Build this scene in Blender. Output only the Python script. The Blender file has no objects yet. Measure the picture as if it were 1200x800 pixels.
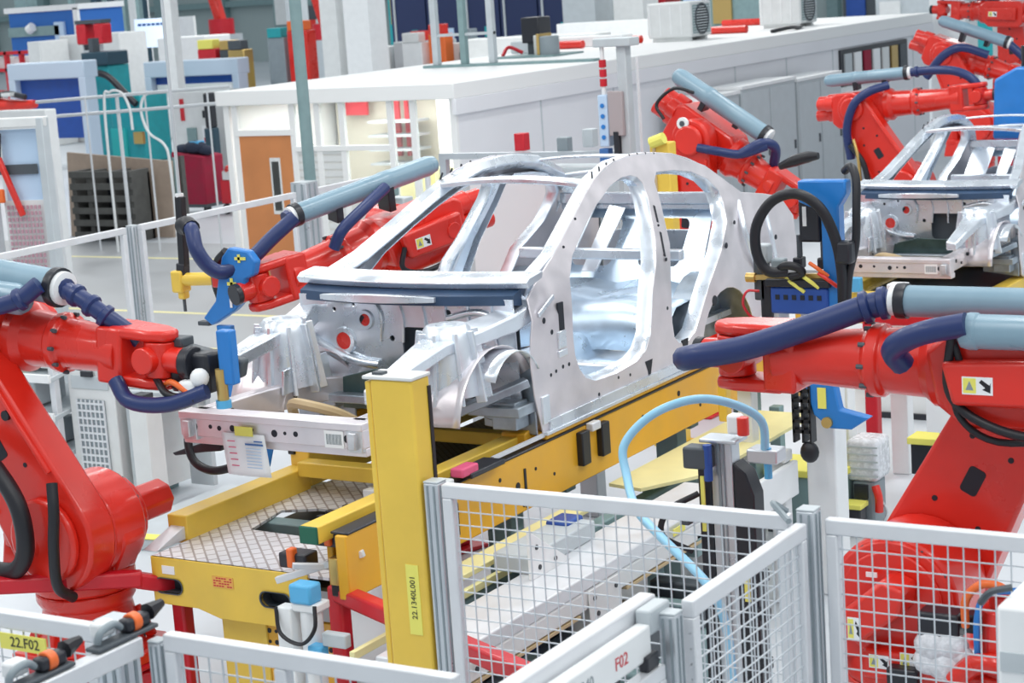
import bpy, bmesh, math, random
from mathutils import Vector, Matrix, Euler
random.seed(7)
SC = bpy.context.scene
COL = SC.collection
PI = math.pi

# ------------------------------------------------------------------ camera
cam_data = bpy.data.cameras.new('camera')
cam_data.sensor_width = 36.0
cam_data.lens = 2300.0 / 1200.0 * 36.0
cam_data.clip_end = 500
cam_data.dof.use_dof = True
cam_data.dof.focus_distance = 10.5
cam_data.dof.aperture_fstop = 5.0
cam = bpy.data.objects.new('camera', cam_data)
COL.objects.link(cam)
cam.matrix_world = Matrix(((0.854019, -0.037687, 0.518874, 0.0),
                           (0.515896, 0.189987, -0.835318, 0.0),
                           (-0.067099, 0.981063, 0.181695, 4.0),
                           (0, 0, 0, 1)))
SC.camera = cam

# ------------------------------------------------------------------ world, lamps, exposure
world = bpy.data.worlds.new('hall_daylight')
SC.world = world
world.use_nodes = True
bg = world.node_tree.nodes['Background']
bg.inputs[0].default_value = (0.86, 0.94, 1.0, 1)
bg.inputs[1].default_value = 0.46

def area(name, loc, sx, sy, power, rot=(0, 0, 0), color=(1, 1, 1)):
    l = bpy.data.lights.new(name, 'AREA')
    l.shape = 'RECTANGLE'; l.size = sx; l.size_y = sy; l.energy = power; l.color = color
    o = bpy.data.objects.new(name, l); o.location = loc; o.rotation_euler = rot
    COL.objects.link(o)
    return o
# unseen overhead area lights added for brightness and glints, no roof built
for i, x in enumerate((-16.0, -10.0, -4.0, 2.0)):
    for j, y in enumerate((3.0, 11.0, 19.0)):
        area('overhead_fill', (x, y, 9.0), 0.9, 5.0, 165, color=(1.0, 0.99, 0.97))
for x in (-50, -35, -20):
    for y in (32, 48, 64):
        area('overhead_fill', (x, y, 10.0), 3, 8.0, 500, color=(1.0, 0.99, 0.97))
SC.view_settings.view_transform = 'Standard'
SC.view_settings.look = 'None'
SC.view_settings.exposure = 0.36
SC.view_settings.gamma = 1.0
SC.view_settings.use_curve_mapping = False

# ------------------------------------------------------------------ materials
MATS = {}
def nodes_of(m):
    m.use_nodes = True
    nt = m.node_tree
    return nt, nt.nodes['Principled BSDF']

def mat(name, col, rough=0.5, metal=0.0, coat=0.0, var=0.0, scale=6.0, bump=0.0, bscale=60.0, spec=0.5, alpha=1.0, emit=0.0):
    if name in MATS: return MATS[name]
    m = bpy.data.materials.new(name)
    nt, b = nodes_of(m)
    b.inputs['Base Color'].default_value = (*col, 1)
    b.inputs['Roughness'].default_value = rough
    b.inputs['Metallic'].default_value = metal
    b.inputs['Coat Weight'].default_value = coat
    b.inputs['Coat Roughness'].default_value = 0.12
    b.inputs['Specular IOR Level'].default_value = spec
    if emit > 0:
        b.inputs['Emission Color'].default_value = (*col, 1)
        b.inputs['Emission Strength'].default_value = emit
    tc = nt.nodes.new('ShaderNodeTexCoord')
    if var > 0:
        n = nt.nodes.new('ShaderNodeTexNoise'); n.inputs['Scale'].default_value = scale; n.inputs['Detail'].default_value = 5
        nt.links.new(tc.outputs['Object'], n.inputs['Vector'])
        r = nt.nodes.new('ShaderNodeMapRange')
        r.inputs['From Min'].default_value = 0.3; r.inputs['From Max'].default_value = 0.7
        r.inputs['To Min'].default_value = 1 - var; r.inputs['To Max'].default_value = 1 + var * 0.5
        nt.links.new(n.outputs['Fac'], r.inputs['Value'])
        mx = nt.nodes.new('ShaderNodeVectorMath'); mx.operation = 'SCALE'
        mx.inputs[0].default_value = col
        nt.links.new(r.outputs['Result'], mx.inputs['Scale'])
        nt.links.new(mx.outputs['Vector'], b.inputs['Base Color'])
        r2 = nt.nodes.new('ShaderNodeMapRange')
        r2.inputs['From Min'].default_value = 0.3; r2.inputs['From Max'].default_value = 0.7
        r2.inputs['To Min'].default_value = max(0.03, rough - 0.1); r2.inputs['To Max'].default_value = min(1, rough + 0.1)
        nt.links.new(n.outputs['Fac'], r2.inputs['Value'])
        nt.links.new(r2.outputs['Result'], b.inputs['Roughness'])
    if bump > 0:
        n2 = nt.nodes.new('ShaderNodeTexNoise'); n2.inputs['Scale'].default_value = bscale; n2.inputs['Detail'].default_value = 3
        nt.links.new(tc.outputs['Object'], n2.inputs['Vector'])
        bp = nt.nodes.new('ShaderNodeBump'); bp.inputs['Strength'].default_value = bump; bp.inputs['Distance'].default_value = 0.01
        nt.links.new(n2.outputs['Fac'], bp.inputs['Height'])
        nt.links.new(bp.outputs['Normal'], b.inputs['Normal'])
    MATS[name] = m
    return m

RED = mat('red_enamel', (0.74, 0.024, 0.012), 0.32, coat=0.35, var=0.10, scale=3)
RED2 = mat('crimson_paint', (0.60, 0.008, 0.022), 0.4, coat=0.2, var=0.08)
YEL = mat('yellow_paint', (0.84, 0.57, 0.075), 0.42, coat=0.1, var=0.08, scale=4)
YEL2 = mat('shaded_yellow_paint', (0.80, 0.42, 0.025), 0.42, coat=0.1, var=0.08, scale=4)  # yellow paint with the near beam's shade mixed into its colour
PALEY = mat('pale_yellow_paint', (0.88, 0.82, 0.42), 0.5, var=0.05)
ALU = mat('aluminium_sheet', (0.80, 0.855, 0.92), 0.30, metal=0.75, var=0.12, scale=5, bump=0.03, bscale=7)
ALU2 = mat('aluminium_casting', (0.74, 0.76, 0.79), 0.40, metal=0.72, var=0.30, scale=9, bump=0.12, bscale=25)
ALUB = mat('bluish_shade_aluminium', (0.66, 0.79, 0.92), 0.32, metal=0.7, var=0.14, scale=5)  # bluish shade of the car interior put into the metal colour
ALUD = mat('shaded_aluminium', (0.40, 0.46, 0.52), 0.42, metal=0.7, var=0.3, scale=9, bump=0.1, bscale=25)  # darker copy of the bare aluminium carrying engine-bay and wheelhouse shade
ALU3 = mat('mill_finish_aluminium', (0.80, 0.76, 0.79), 0.38, metal=0.6, var=0.10, scale=5, bump=0.05, bscale=12)
PROF = mat('anodised_profile', (0.62, 0.66, 0.70), 0.35, metal=0.7, var=0.05)
WIRE = mat('grey_wire', (0.62, 0.66, 0.70), 0.4, metal=0.3)
RAILW = mat('light_grey_rail', (0.74, 0.76, 0.79), 0.38, metal=0.25, var=0.04)
WHITE = mat('white_paint', (0.85, 0.87, 0.88), 0.45, var=0.04)
OFFW = mat('off_white_panel', (0.74, 0.76, 0.76), 0.5, var=0.05)
LGREY = mat('light_grey_paint', (0.52, 0.57, 0.60), 0.45, var=0.06)
MGREY = mat('mid_grey_paint', (0.26, 0.31, 0.34), 0.45, var=0.08)
DGREY = mat('dark_grey_paint', (0.07, 0.085, 0.10), 0.5, var=0.1)
BLACK = mat('black_rubber', (0.010, 0.011, 0.016), 0.45)
BLACKP = mat('black_paint', (0.018, 0.020, 0.028), 0.35)
NAVY = mat('navy_hose', (0.012, 0.030, 0.13), 0.42, coat=0.1)
TUBEB = mat('grey_blue_casing', (0.23, 0.36, 0.45), 0.34, coat=0.2, var=0.06)
BLUE = mat('blue_paint', (0.015, 0.20, 0.60), 0.4, coat=0.2, var=0.08)
SKYB = mat('sky_blue_plastic', (0.10, 0.45, 0.78), 0.4)
HOSEB = mat('light_blue_hose', (0.30, 0.62, 0.85), 0.35)
DBLUE = mat('deep_blue_panel', (0.02, 0.08, 0.36), 0.45, var=0.1)
TEAL = mat('teal_paint', (0.02, 0.36, 0.40), 0.45, var=0.1)
GSTEEL = mat('green_grey_steel', (0.22, 0.33, 0.34), 0.5, var=0.1)
ORANGEW = mat('orange_wood_door', (0.62, 0.24, 0.085), 0.45, var=0.12, scale=2)
BROWNB = mat('brown_board', (0.44, 0.34, 0.27), 0.7, var=0.1)
DWOOD = mat('dark_timber', (0.10, 0.10, 0.095), 0.8, var=0.25)
MAROON = mat('maroon_cloth', (0.33, 0.012, 0.045), 0.8, var=0.15, bump=0.4, bscale=15)
PAPER = mat('white_paper', (0.88, 0.90, 0.92), 0.7)
PAPERB = mat('blue_print', (0.05, 0.16, 0.42), 0.7)
PAPERC = mat('pale_blue_print', (0.5, 0.66, 0.85), 0.7)
STICKY = mat('yellow_label', (0.85, 0.80, 0.16), 0.6)
ORANGE = mat('orange_plastic', (0.85, 0.16, 0.03), 0.4)
BRASS = mat('brass_metal', (0.65, 0.45, 0.16), 0.3, metal=0.8)
GREEN = mat('green_cap', (0.05, 0.32, 0.16), 0.5)
PINKW = mat('pink_wrap', (0.75, 0.10, 0.22), 0.5)
FILM = mat('cloudy_film', (0.74, 0.76, 0.80), 0.25, var=0.2, scale=30, bump=0.6, bscale=40)
HOLE = mat('recess_shade', (0.012, 0.016, 0.026), 0.6)  # near-black colour stands for the shade inside holes, slots and pockets
BLUEIN = mat('dark_navy', (0.035, 0.075, 0.15), 0.4, var=0.2)  # dark navy for the plenum trough
SCREEN = mat('lit_screen', (0.72, 0.84, 0.98), 0.4, emit=0.6)
TAN = mat('tan_edge', (0.55, 0.42, 0.24), 0.5)

def tread_material(name, base, dark, scale):
    m = bpy.data.materials.new(name)
    nt, b = nodes_of(m)
    tc = nt.nodes.new('ShaderNodeTexCoord')
    mp = nt.nodes.new('ShaderNodeMapping'); mp.inputs['Rotation'].default_value = (0, 0, PI / 4); mp.inputs['Scale'].default_value = (scale, scale, scale)
    nt.links.new(tc.outputs['Object'], mp.inputs['Vector'])
    ck = nt.nodes.new('ShaderNodeTexBrick')
    ck.offset = 0.5
    ck.inputs['Scale'].default_value = 1.0
    ck.inputs['Mortar Size'].default_value = 0.055
    ck.inputs['Color1'].default_value = (*base, 1); ck.inputs['Color2'].default_value = (*[c * 0.93 for c in base], 1)
    ck.inputs['Mortar'].default_value = (*dark, 1)
    ck.inputs['Brick Width'].default_value = 0.9; ck.inputs['Row Height'].default_value = 0.55
    nt.links.new(mp.outputs['Vector'], ck.inputs['Vector'])
    nt.links.new(ck.outputs['Color'], b.inputs['Base Color'])
    bp = nt.nodes.new('ShaderNodeBump'); bp.inputs['Strength'].default_value = 0.5; bp.inputs['Distance'].default_value = 0.004
    nt.links.new(ck.outputs['Fac'], bp.inputs['Height']); bp.invert = True
    nt.links.new(bp.outputs['Normal'], b.inputs['Normal'])
    b.inputs['Metallic'].default_value = 0.35; b.inputs['Roughness'].default_value = 0.38
    return m
TREAD = tread_material('tread_plate', (0.80, 0.80, 0.83), (0.40, 0.36, 0.36), 9.5)
GRATE = tread_material('dark_grating', (0.12, 0.145, 0.175), (0.02, 0.025, 0.03), 15.0)

# ------------------------------------------------------------------ mesh builder
def V(*a): return Vector(a)
def catmull(pts, res):
    if len(pts) < 3 or res <= 1: return [Vector(p) for p in pts]
    P = [Vector(p) for p in pts]
    out = []
    for i in range(len(P) - 1):
        p0 = P[i - 1] if i else P[0] * 2 - P[1]
        p1, p2 = P[i], P[i + 1]
        p3 = P[i + 2] if i + 2 < len(P) else P[-1] * 2 - P[-2]
        for k in range(res):
            t = k / res
            out.append(0.5 * ((2 * p1) + (p2 - p0) * t + (2 * p0 - 5 * p1 + 4 * p2 - p3) * t * t + (3 * p1 - p0 - 3 * p2 + p3) * t ** 3))
    out.append(P[-1])
    return out

def frame_of(d, up=None):
    d = d.normalized()
    u = Vector(up) if up is not None else (Vector((0, 0, 1)) if abs(d.z) < 0.92 else Vector((0, 1, 0)))
    s = d.cross(u).normalized()
    return s, s.cross(d).normalized()

class MB:
    def __init__(self): self.v = []; self.f = []
    def add(self, vs, fs):
        n = len(self.v)
        self.v += [tuple(p) for p in vs]
        self.f += [tuple(i + n for i in q) for q in fs]
        return self
    def box(self, x0, y0, z0, x1, y1, z1):
        x0, x1 = min(x0, x1), max(x0, x1); y0, y1 = min(y0, y1), max(y0, y1); z0, z1 = min(z0, z1), max(z0, z1)
        return self.add([(x0, y0, z0), (x1, y0, z0), (x1, y1, z0), (x0, y1, z0), (x0, y0, z1), (x1, y0, z1), (x1, y1, z1), (x0, y1, z1)],
                        [(0, 3, 2, 1), (4, 5, 6, 7), (0, 1, 5, 4), (1, 2, 6, 5), (2, 3, 7, 6), (3, 0, 4, 7)])
    def cbox(self, c, s): return self.box(c[0] - s[0] / 2, c[1] - s[1] / 2, c[2] - s[2] / 2, c[0] + s[0] / 2, c[1] + s[1] / 2, c[2] + s[2] / 2)
    def beam(self, p, q, w, h, up=None, w2=None, h2=None):
        p, q = Vector(p), Vector(q)
        s, u = frame_of(q - p, up)
        w2 = w if w2 is None else w2; h2 = h if h2 is None else h2
        vs = []
        for c, a, b in ((p, w, h), (q, w2, h2)):
            vs += [c - s * a / 2 - u * b / 2, c + s * a / 2 - u * b / 2, c + s * a / 2 + u * b / 2, c - s * a / 2 + u * b / 2]
        return self.add(vs, [(0, 1, 2, 3), (7, 6, 5, 4), (4, 5, 1, 0), (5, 6, 2, 1), (6, 7, 3, 2), (7, 4, 0, 3)])
    def rings(self, rings, closed=True, caps=True):
        n = len(rings[0]); vs = [p for r in rings for p in r]; fs = []
        for i in range(len(rings) - 1):
            for j in range(n if closed else n - 1):
                k = (j + 1) % n
                fs.append((i * n + j, i * n + k, (i + 1) * n + k, (i + 1) * n + j))
        if caps:
            fs.append(tuple(reversed(range(n)))); fs.append(tuple((len(rings) - 1) * n + j for j in range(n)))
        return self.add(vs, fs)
    def cyl(self, p, q, r, r2=None, n=16, caps=True):
        p, q = Vector(p), Vector(q); r2 = r if r2 is None else r2
        s, u = frame_of(q - p)
        cs = [(math.cos(2 * PI * k / n), math.sin(2 * PI * k / n)) for k in range(n)]
        return self.rings([[c + s * (a * rr) + u * (b * rr) for a, b in cs] for c, rr in ((p, r), (q, r2))], caps=caps)
    def lathe(self, p, axis, prof, n=20):
        p = Vector(p); d = Vector(axis).normalized(); s, u = frame_of(d)
        return self.rings([[p + d * t + (s * math.cos(2 * PI * k / n) + u * math.sin(2 * PI * k / n)) * max(r, 1e-4) for k in range(n)] for r, t in prof])
    def tube(self, pts, r, n=10, res=6):
        P = catmull(pts, res)
        rr = [r] * len(P) if not isinstance(r, (list, tuple)) else None
        if rr is None:
            rr = []
            for i in range(len(P)):
                t = i / (len(P) - 1) * (len(r) - 1); k = min(int(t), len(r) - 2); rr.append(r[k] + (r[k + 1] - r[k]) * (t - k))
        d = (P[1] - P[0]).normalized(); s, u = frame_of(d)
        R = []
        for i, c in enumerate(P):
            t = (P[min(i + 1, len(P) - 1)] - P[max(i - 1, 0)]).normalized()
            s = (s - t * s.dot(t)).normalized(); u = s.cross(t)
            R.append([c + (s * math.cos(2 * PI * k / n) + u * math.sin(2 * PI * k / n)) * rr[i] for k in range(n)])
        return self.rings(R)
    def sphere(self, c, r, n=14, m=8, sc=(1, 1, 1)):
        c = Vector(c); R = []
        for i in range(m + 1):
            a = PI * i / m
            rr = max(math.sin(a), 1e-3)
            R.append([c + Vector((math.cos(2 * PI * k / n) * rr * r * sc[0], math.sin(2 * PI * k / n) * rr * r * sc[1], -math.cos(a) * r * sc[2])) for k in range(n)])
        return self.rings(R)
    def prism(self, poly, fn, t0, t1):
        """poly: 2D outline (ccw or cw); fn(a, b, t) -> xyz; from t0 to t1"""
        n = len(poly)
        A = [Vector(fn(a, b, t0)) for a, b in poly]; B = [Vector(fn(a, b, t1)) for a, b in poly]
        return self.add(A + B, [tuple(reversed(range(n))), tuple(n + i for i in range(n))] + [(i, (i + 1) % n, n + (i + 1) % n, n + i) for i in range(n)])
    def holed(self, outer, holes, fn, t0, t1):
        """a plate with holes: outline and holes in 2D, lofted by fn(a, b, t)"""
        bm = bmesh.new(); loops = [outer] + list(holes); ed = []; idx = []
        for L in loops:
            vs = [bm.verts.new((a, b, 0)) for a, b in L]
            ed += [bm.edges.new((vs[i], vs[(i + 1) % len(vs)])) for i in range(len(vs))]
        bm.verts.index_update()
        bmesh.ops.triangle_fill(bm, edges=ed, use_beauty=True, use_dissolve=False)
        bm.verts.index_update()
        bmesh.ops.recalc_face_normals(bm, faces=bm.faces)
        pts = [v.co.copy() for v in bm.verts]; F = [tuple(v.index for v in f.verts) for f in bm.faces]
        E = [(e.verts[0].index, e.verts[1].index) for e in ed]
        bm.free()
        n = len(pts)
        vs = [fn(p.x, p.y, t0) for p in pts] + [fn(p.x, p.y, t1) for p in pts]
        fs = F + [tuple(n + i for i in reversed(f)) for f in F] + [(a, b, n + b, n + a) for a, b in E]
        return self.add(vs, fs)
    def grid(self, fn, nu, nv, thick=None):
        vs = [fn(i / nu, j / nv) for i in range(nu + 1) for j in range(nv + 1)]
        fs = [(i * (nv + 1) + j, (i + 1) * (nv + 1) + j, (i + 1) * (nv + 1) + j + 1, i * (nv + 1) + j + 1) for i in range(nu) for j in range(nv)]
        return self.add(vs, fs)
    def build(self, name, m, parent=None, smooth=35, bevel=0.0, local=False, label=None, seg=2, solid=0.0):
        me = bpy.data.meshes.new(name)
        vs = self.v
        if parent is not None and not local:
            inv = root_matrix(parent).inverted()
            vs = [tuple(inv @ Vector(p)) for p in vs]
        me.from_pydata(vs, [], self.f)
        bm = bmesh.new(); bm.from_mesh(me); bmesh.ops.recalc_face_normals(bm, faces=bm.faces); bm.to_mesh(me); bm.free()
        me.materials.append(m)
        if smooth:
            me.polygons.foreach_set('use_smooth', [True] * len(me.polygons))
            me.set_sharp_from_angle(angle=math.radians(smooth))
        o = bpy.data.objects.new(name, me); COL.objects.link(o)
        if parent is not None: o.parent = parent
        if solid:
            md = o.modifiers.new('solid', 'SOLIDIFY'); md.thickness = solid; md.offset = 0
        if bevel:
            md = o.modifiers.new('bevel', 'BEVEL'); md.width = bevel; md.segments = seg; md.limit_method = 'ANGLE'; md.angle_limit = math.radians(38)
        if label: o['label'] = label
        return o

ROOTM = {}
def root_matrix(o):
    while o.parent is not None: o = o.parent
    return ROOTM.get(o.name, Matrix.Identity(4))
def thing(name, label, cat, loc=(0, 0, 0), rz=0.0, group=None):
    o = bpy.data.objects.new(name, None); COL.objects.link(o)
    o.location = loc; o.rotation_euler = (0, 0, rz); o.empty_display_size = 0.2
    o['label'] = label; o['category'] = cat
    if group: o['group'] = group
    ROOTM[o.name] = Matrix.Translation(Vector(loc)) @ Matrix.Rotation(rz, 4, 'Z')
    return o
def tag(o, label, cat, group=None):
    o['label'] = label; o['category'] = cat
    if group: o['group'] = group
    return o
def struct(o):
    o['kind'] = 'structure'; return o
def stuff(o):
    o['kind'] = 'stuff'; return o
def copy_tree(o, parent=None):
    c = o.copy(); COL.objects.link(c)
    if parent is not None: c.parent = parent
    for ch in list(o.children): copy_tree(ch, c)
    return c
def clone(o, loc, label, rz=None):
    c = copy_tree(o); c.location = loc
    if rz is not None: c.rotation_euler = (0, 0, rz)
    c['label'] = label
    ROOTM[c.name] = Matrix.Translation(Vector(loc)) @ Matrix.Rotation(c.rotation_euler.z, 4, 'Z')
    return c
def label_text(name, body, size, m, parent, loc, rot, align='CENTER', extrude=0.0008):
    cu = bpy.data.curves.new(name, 'FONT'); cu.body = body; cu.size = size; cu.align_x = align; cu.align_y = 'CENTER'; cu.extrude = extrude; cu.resolution_u = 2
    cu.materials.append(m)
    o = bpy.data.objects.new(name, cu); COL.objects.link(o)
    M = Matrix.Translation(Vector(loc)) @ Euler(rot).to_matrix().to_4x4()
    if parent is not None:
        M = root_matrix(parent).inverted() @ M
    # turned into a mesh so that the lettering is ordinary geometry
    bpy.context.view_layer.update()
    me = bpy.data.meshes.new_from_object(o.evaluated_get(bpy.context.evaluated_depsgraph_get()))
    bpy.data.objects.remove(o)
    o = bpy.data.objects.new(name, me); COL.objects.link(o)
    if parent is not None: o.parent = parent
    o.matrix_local = M
    return stuff(o)
def arc(cx, cy, r, a0, a1, n):
    return [(cx + r * math.cos(math.radians(a0 + (a1 - a0) * i / n)), cy + r * math.sin(math.radians(a0 + (a1 - a0) * i / n))) for i in range(n + 1)]
def rrect(x0, y0, x1, y1, r, n=4):
    return arc(x1 - r, y1 - r, r, 0, 90, n) + arc(x0 + r, y1 - r, r, 90, 180, n) + arc(x0 + r, y0 + r, r, 180, 270, n) + arc(x1 - r, y0 + r, r, 270, 360, n)
# ------------------------------------------------------------------ hall shell
def floor_mat():
    m = bpy.data.materials.new('epoxy_floor')
    nt, b = nodes_of(m)
    tc = nt.nodes.new('ShaderNodeTexCoord')
    n = nt.nodes.new('ShaderNodeTexNoise'); n.inputs['Scale'].default_value = 0.35; n.inputs['Detail'].default_value = 6
    nt.links.new(tc.outputs['Object'], n.inputs['Vector'])
    cr = nt.nodes.new('ShaderNodeValToRGB')
    cr.color_ramp.elements[0].position = .3; cr.color_ramp.elements[0].color = (0.56, 0.60, 0.64, 1)
    cr.color_ramp.elements[1].position = .7; cr.color_ramp.elements[1].color = (0.64, 0.68, 0.72, 1)
    nt.links.new(n.outputs['Fac'], cr.inputs['Fac']); nt.links.new(cr.outputs['Color'], b.inputs['Base Color'])
    b.inputs['Roughness'].default_value = 0.35
    return m
FLOOR = floor_mat()
struct(MB().box(-130, -6, -.2, 40, 110, 0).build('floor', FLOOR))
BW = mat('pale_green_wall', (0.42, 0.50, 0.50), 0.7, var=0.1, scale=0.2)
struct(MB().box(-130, 96, 0, 40, 96.4, 14).build('wall_back', BW))
struct(MB().box(-130, -6, 0, -129.6, 96, 14).build('wall_left', BW))
# ------------------------------------------------------------------ car body shell in bare aluminium
CX = -6.39
def tumble(z): return 0.82 if z < 2.15 else 0.82 - (z - 2.15) / 0.65 * 0.27
OUTER = ([(9.24, 1.46), (9.17, 1.70), (9.15, 1.90), (9.17, 2.02), (9.20, 2.12), (9.22, 2.24), (9.35, 2.30), (9.66, 2.42), (9.98, 2.56), (10.27, 2.69), (10.44, 2.76), (10.61, 2.815),
          (10.76, 2.84), (11.01, 2.855), (11.26, 2.84), (11.55, 2.80), (11.73, 2.75), (11.93, 2.67), (12.10, 2.57), (12.28, 2.45), (12.60, 2.40), (12.84, 2.35),
          (12.92, 2.20), (12.93, 1.90), (12.86, 1.66), (12.20, 1.59)] + arc(11.72, 1.46, 0.42, 18, 162, 10) + [(11.30, 1.47)])
FRONT_AP = [(9.65, 2.10), (9.64, 1.95), (9.65, 1.84), (9.69, 1.75), (9.76, 1.68), (9.87, 1.64), (10.12, 1.63), (10.40, 1.65), (10.52, 1.69), (10.60, 1.78), (10.66, 2.05), (10.76, 2.20), (10.87, 2.33),
            (11.00, 2.58), (11.01, 2.67), (10.97, 2.71), (10.90, 2.73), (10.78, 2.73), (10.61, 2.70), (10.37, 2.62), (10.13, 2.52), (9.86, 2.385), (9.73, 2.27), (9.67, 2.18)]
REAR_AP = [(10.90, 1.80), (10.91, 2.02), (11.03, 2.28), (11.13, 2.52), (11.17, 2.66), (11.24, 2.71), (11.48, 2.695), (11.70, 2.66), (11.88, 2.59), (11.97, 2.50), (11.96, 2.42), (11.90, 2.30), (11.66, 2.14), (11.57, 2.05), (11.46, 1.95),
           (11.33, 1.80), (11.22, 1.68), (11.10, 1.635), (10.98, 1.65), (10.92, 1.70)]
def make_car():
    car = thing('car_body', 'bare aluminium car body with documents taped to its front beam, on the yellow conveyor', 'car body', (CX, 10.2, 1.45))
    def side(sg):
        def f(y, z, t): return (CX + sg * (tumble(z) - t), y, z)
        m = MB().holed(OUTER, [FRONT_AP, REAR_AP], f, 0.0, 0.012)
        p = m.build('side_panel', ALU3, car, bevel=0.004)
        # return flanges round the door openings and the outer edge
        def flange(loop, d, name, a=0.012, closed=True):
            n = len(loop); cy = sum(q[0] for q in loop) / n; cz = sum(q[1] for q in loop) / n
            mm = MB()
            R = []
            for q in loop:
                k = 0.965
                qi = (cy + (q[0] - cy) * k, cz + (q[1] - cz) * k)
                R.append([f(q[0], q[1], 0.003), f(qi[0], qi[1], 0.03), f(qi[0], qi[1], d), f(q[0], q[1], d + 0.004), f(q[0], q[1], 0.012)])
            R.append(R[0])
            mm.rings(R, closed=False, caps=False)
            return mm.build(name, ALU, car, smooth=50)
        flange(FRONT_AP, 0.10, 'door_flange'); flange(REAR_AP, 0.10, 'door_flange')
        # inner pillar boxes and roof rail
        mm = MB()
        rail = [(9.30, 2.28), (9.66, 2.38), (9.98, 2.52), (10.27, 2.65), (10.44, 2.72), (10.76, 2.79), (11.01, 2.80), (11.26, 2.79), (11.55, 2.75), (11.93, 2.63), (12.2, 2.46)]
        R = []
        for y, z in rail:
            x = tumble(z)
            R.append([(CX + sg * (x - 0.014), y, z + 0.045), (CX + sg * (x - 0.10), y, z + 0.05), (CX + sg * (x - 0.13), y, z - 0.005), (CX + sg * (x - 0.05), y, z - 0.05)])
        mm.rings(R).build('roof_rail', ALU, car, smooth=50, bevel=0.008)
        mm = MB()
        bp = [(10.74, 1.66), (10.77, 1.86), (10.79, 2.05), (10.92, 2.30), (11.05, 2.55), (11.10, 2.72)]
        R = []
        for i, (y, z) in enumerate(bp):
            x = tumble(z); w = (0.16, 0.13, 0.11, 0.075, 0.055, 0.05)[i]
            R.append([(CX + sg * (x - 0.014), y - w, z), (CX + sg * (x - 0.014), y + w, z), (CX + sg * (x - 0.09), y + w * .7, z), (CX + sg * (x - 0.09), y - w * .7, z)])
        mm.rings(R).build('centre_pillar', ALU, car, smooth=50, bevel=0.01)
        mm = MB(); mm.box(CX + sg * 0.80, 9.30, 1.46, CX + sg * 0.66, 11.25, 1.60)
        mm.build('sill_box', ALU3, car, bevel=0.01)
        mm = MB(); mm.box(CX + sg * 0.845, 9.24, 1.455, CX + sg * 0.815, 11.26, 1.475); mm.box(CX + sg * 0.835, 9.30, 1.475, CX + sg * 0.815, 11.25, 1.535)
        mm.build('sill_flange', ALU, car, bevel=0.003)
        # near-black slot shapes along the roof rail, dark hole shapes along the sill
        mm = MB()
        for k in range(9):
            t = k / 8; y = 10.45 + 0.85 * t; z = 2.755 + 0.085 * math.sin(PI * (0.15 + 0.6 * t)) - 0.012
            if k in (4,): continue
            x = tumble(z) + 0.0015
            mm.beam((CX + sg * x, y - 0.008, z - 0.028), (CX + sg * (x - 0.014), y + 0.014, z + 0.026), 0.014, 0.006, up=(1, 0, 0))
        for y, z, r in ((9.36, 1.78, .011), (9.42, 1.79, .011), (9.50, 1.80, .012), (9.57, 1.80, .012), (9.32, 2.10, .018), (9.40, 2.02, .015), (9.9, 1.55, .012), (10.3, 1.585, .010), (10.15, 1.60, .01), (11.05, 1.56, .015), (12.0, 2.28, .014), (12.3, 2.2, .02), (12.55, 2.1, .018), (11.75, 2.16, .02), (12.45, 1.95, .02),
                        (10.84, 1.9, .012), (10.9, 2.2, .012), (10.98, 2.4, .012), (10.05, 2.57, .012), (9.8, 2.44, .012)):
            x = tumble(z)
            mm.cyl((CX + sg * (x - 0.004), y, z), (CX + sg * (x + 0.0015), y, z), r, n=10)
        for y, z, w, h in ((10.55, 1.575, .05, .05), (11.06, 1.60, .05, .06)):
            mm.prism([(y - w, z + h), (y + w, z + h), (y + w * .5, z - h * .3), (y + w * .2, z - h * 1.2), (y - w * .2, z - h * 1.2), (y - w * .4, z - h * .2)], lambda a, b, t: (CX + sg * (tumble(b) + t), a, b), -0.004, 0.002)
        for ya, za, yb, zb in ((10.90, 2.22, 10.97, 2.36), (10.99, 2.42, 11.03, 2.52)): mm.beam((CX + sg * (tumble(za) - .006), ya, za), (CX + sg * (tumble(zb) - .006), yb, zb), .022, .016, up=(1, 0, 0))
        mm.box(CX + sg * .8215, 9.485, 1.98, CX + sg * .81, 9.545, 2.17)
        stuff(mm.build('pressed_holes', HOLE, car))
        MB().cyl((CX + sg * .795, 11.52, 1.83), (CX + sg * .823, 11.52, 1.83), 0.034, n=16).build('access_hole', HOLE, car)
        # pressed swages on the hinge pillar and quarter panel
        mm = MB()
        mm.beam((CX + sg * .823, 9.26, 2.14), (CX + sg * .823, 9.44, 2.22), .012, .03, up=(0, 0, 1))
        mm.cbox((CX + sg * .824, 9.50, 1.96), (.016, .09, .10)); mm.cbox((CX + sg * .824, 9.50, 1.88), (.016, .10, .04))
        mm.cbox((CX + sg * .824, 9.27, 1.60), (.02, .08, .16))
        stuff(mm.build('hinge_brackets', ALU, car, bevel=0.006))
        mm = MB()
        mm.tube([(CX + sg * .70, 12.2, 2.40), (CX + sg * .785, 12.12, 2.2), (CX + sg * .808, 12.2, 2.0), (CX + sg * .808, 12.4, 1.7)], .020, n=8)
        mm.tube([(CX + sg * .735, 12.55, 2.32), (CX + sg * .81, 12.5, 2.1), (CX + sg * .81, 12.6, 1.8)], .016, n=8)
        stuff(mm.build('quarter_swages', ALU, car))
        # inner rear wheelhouse
        mm = MB()
        R = []
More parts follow.
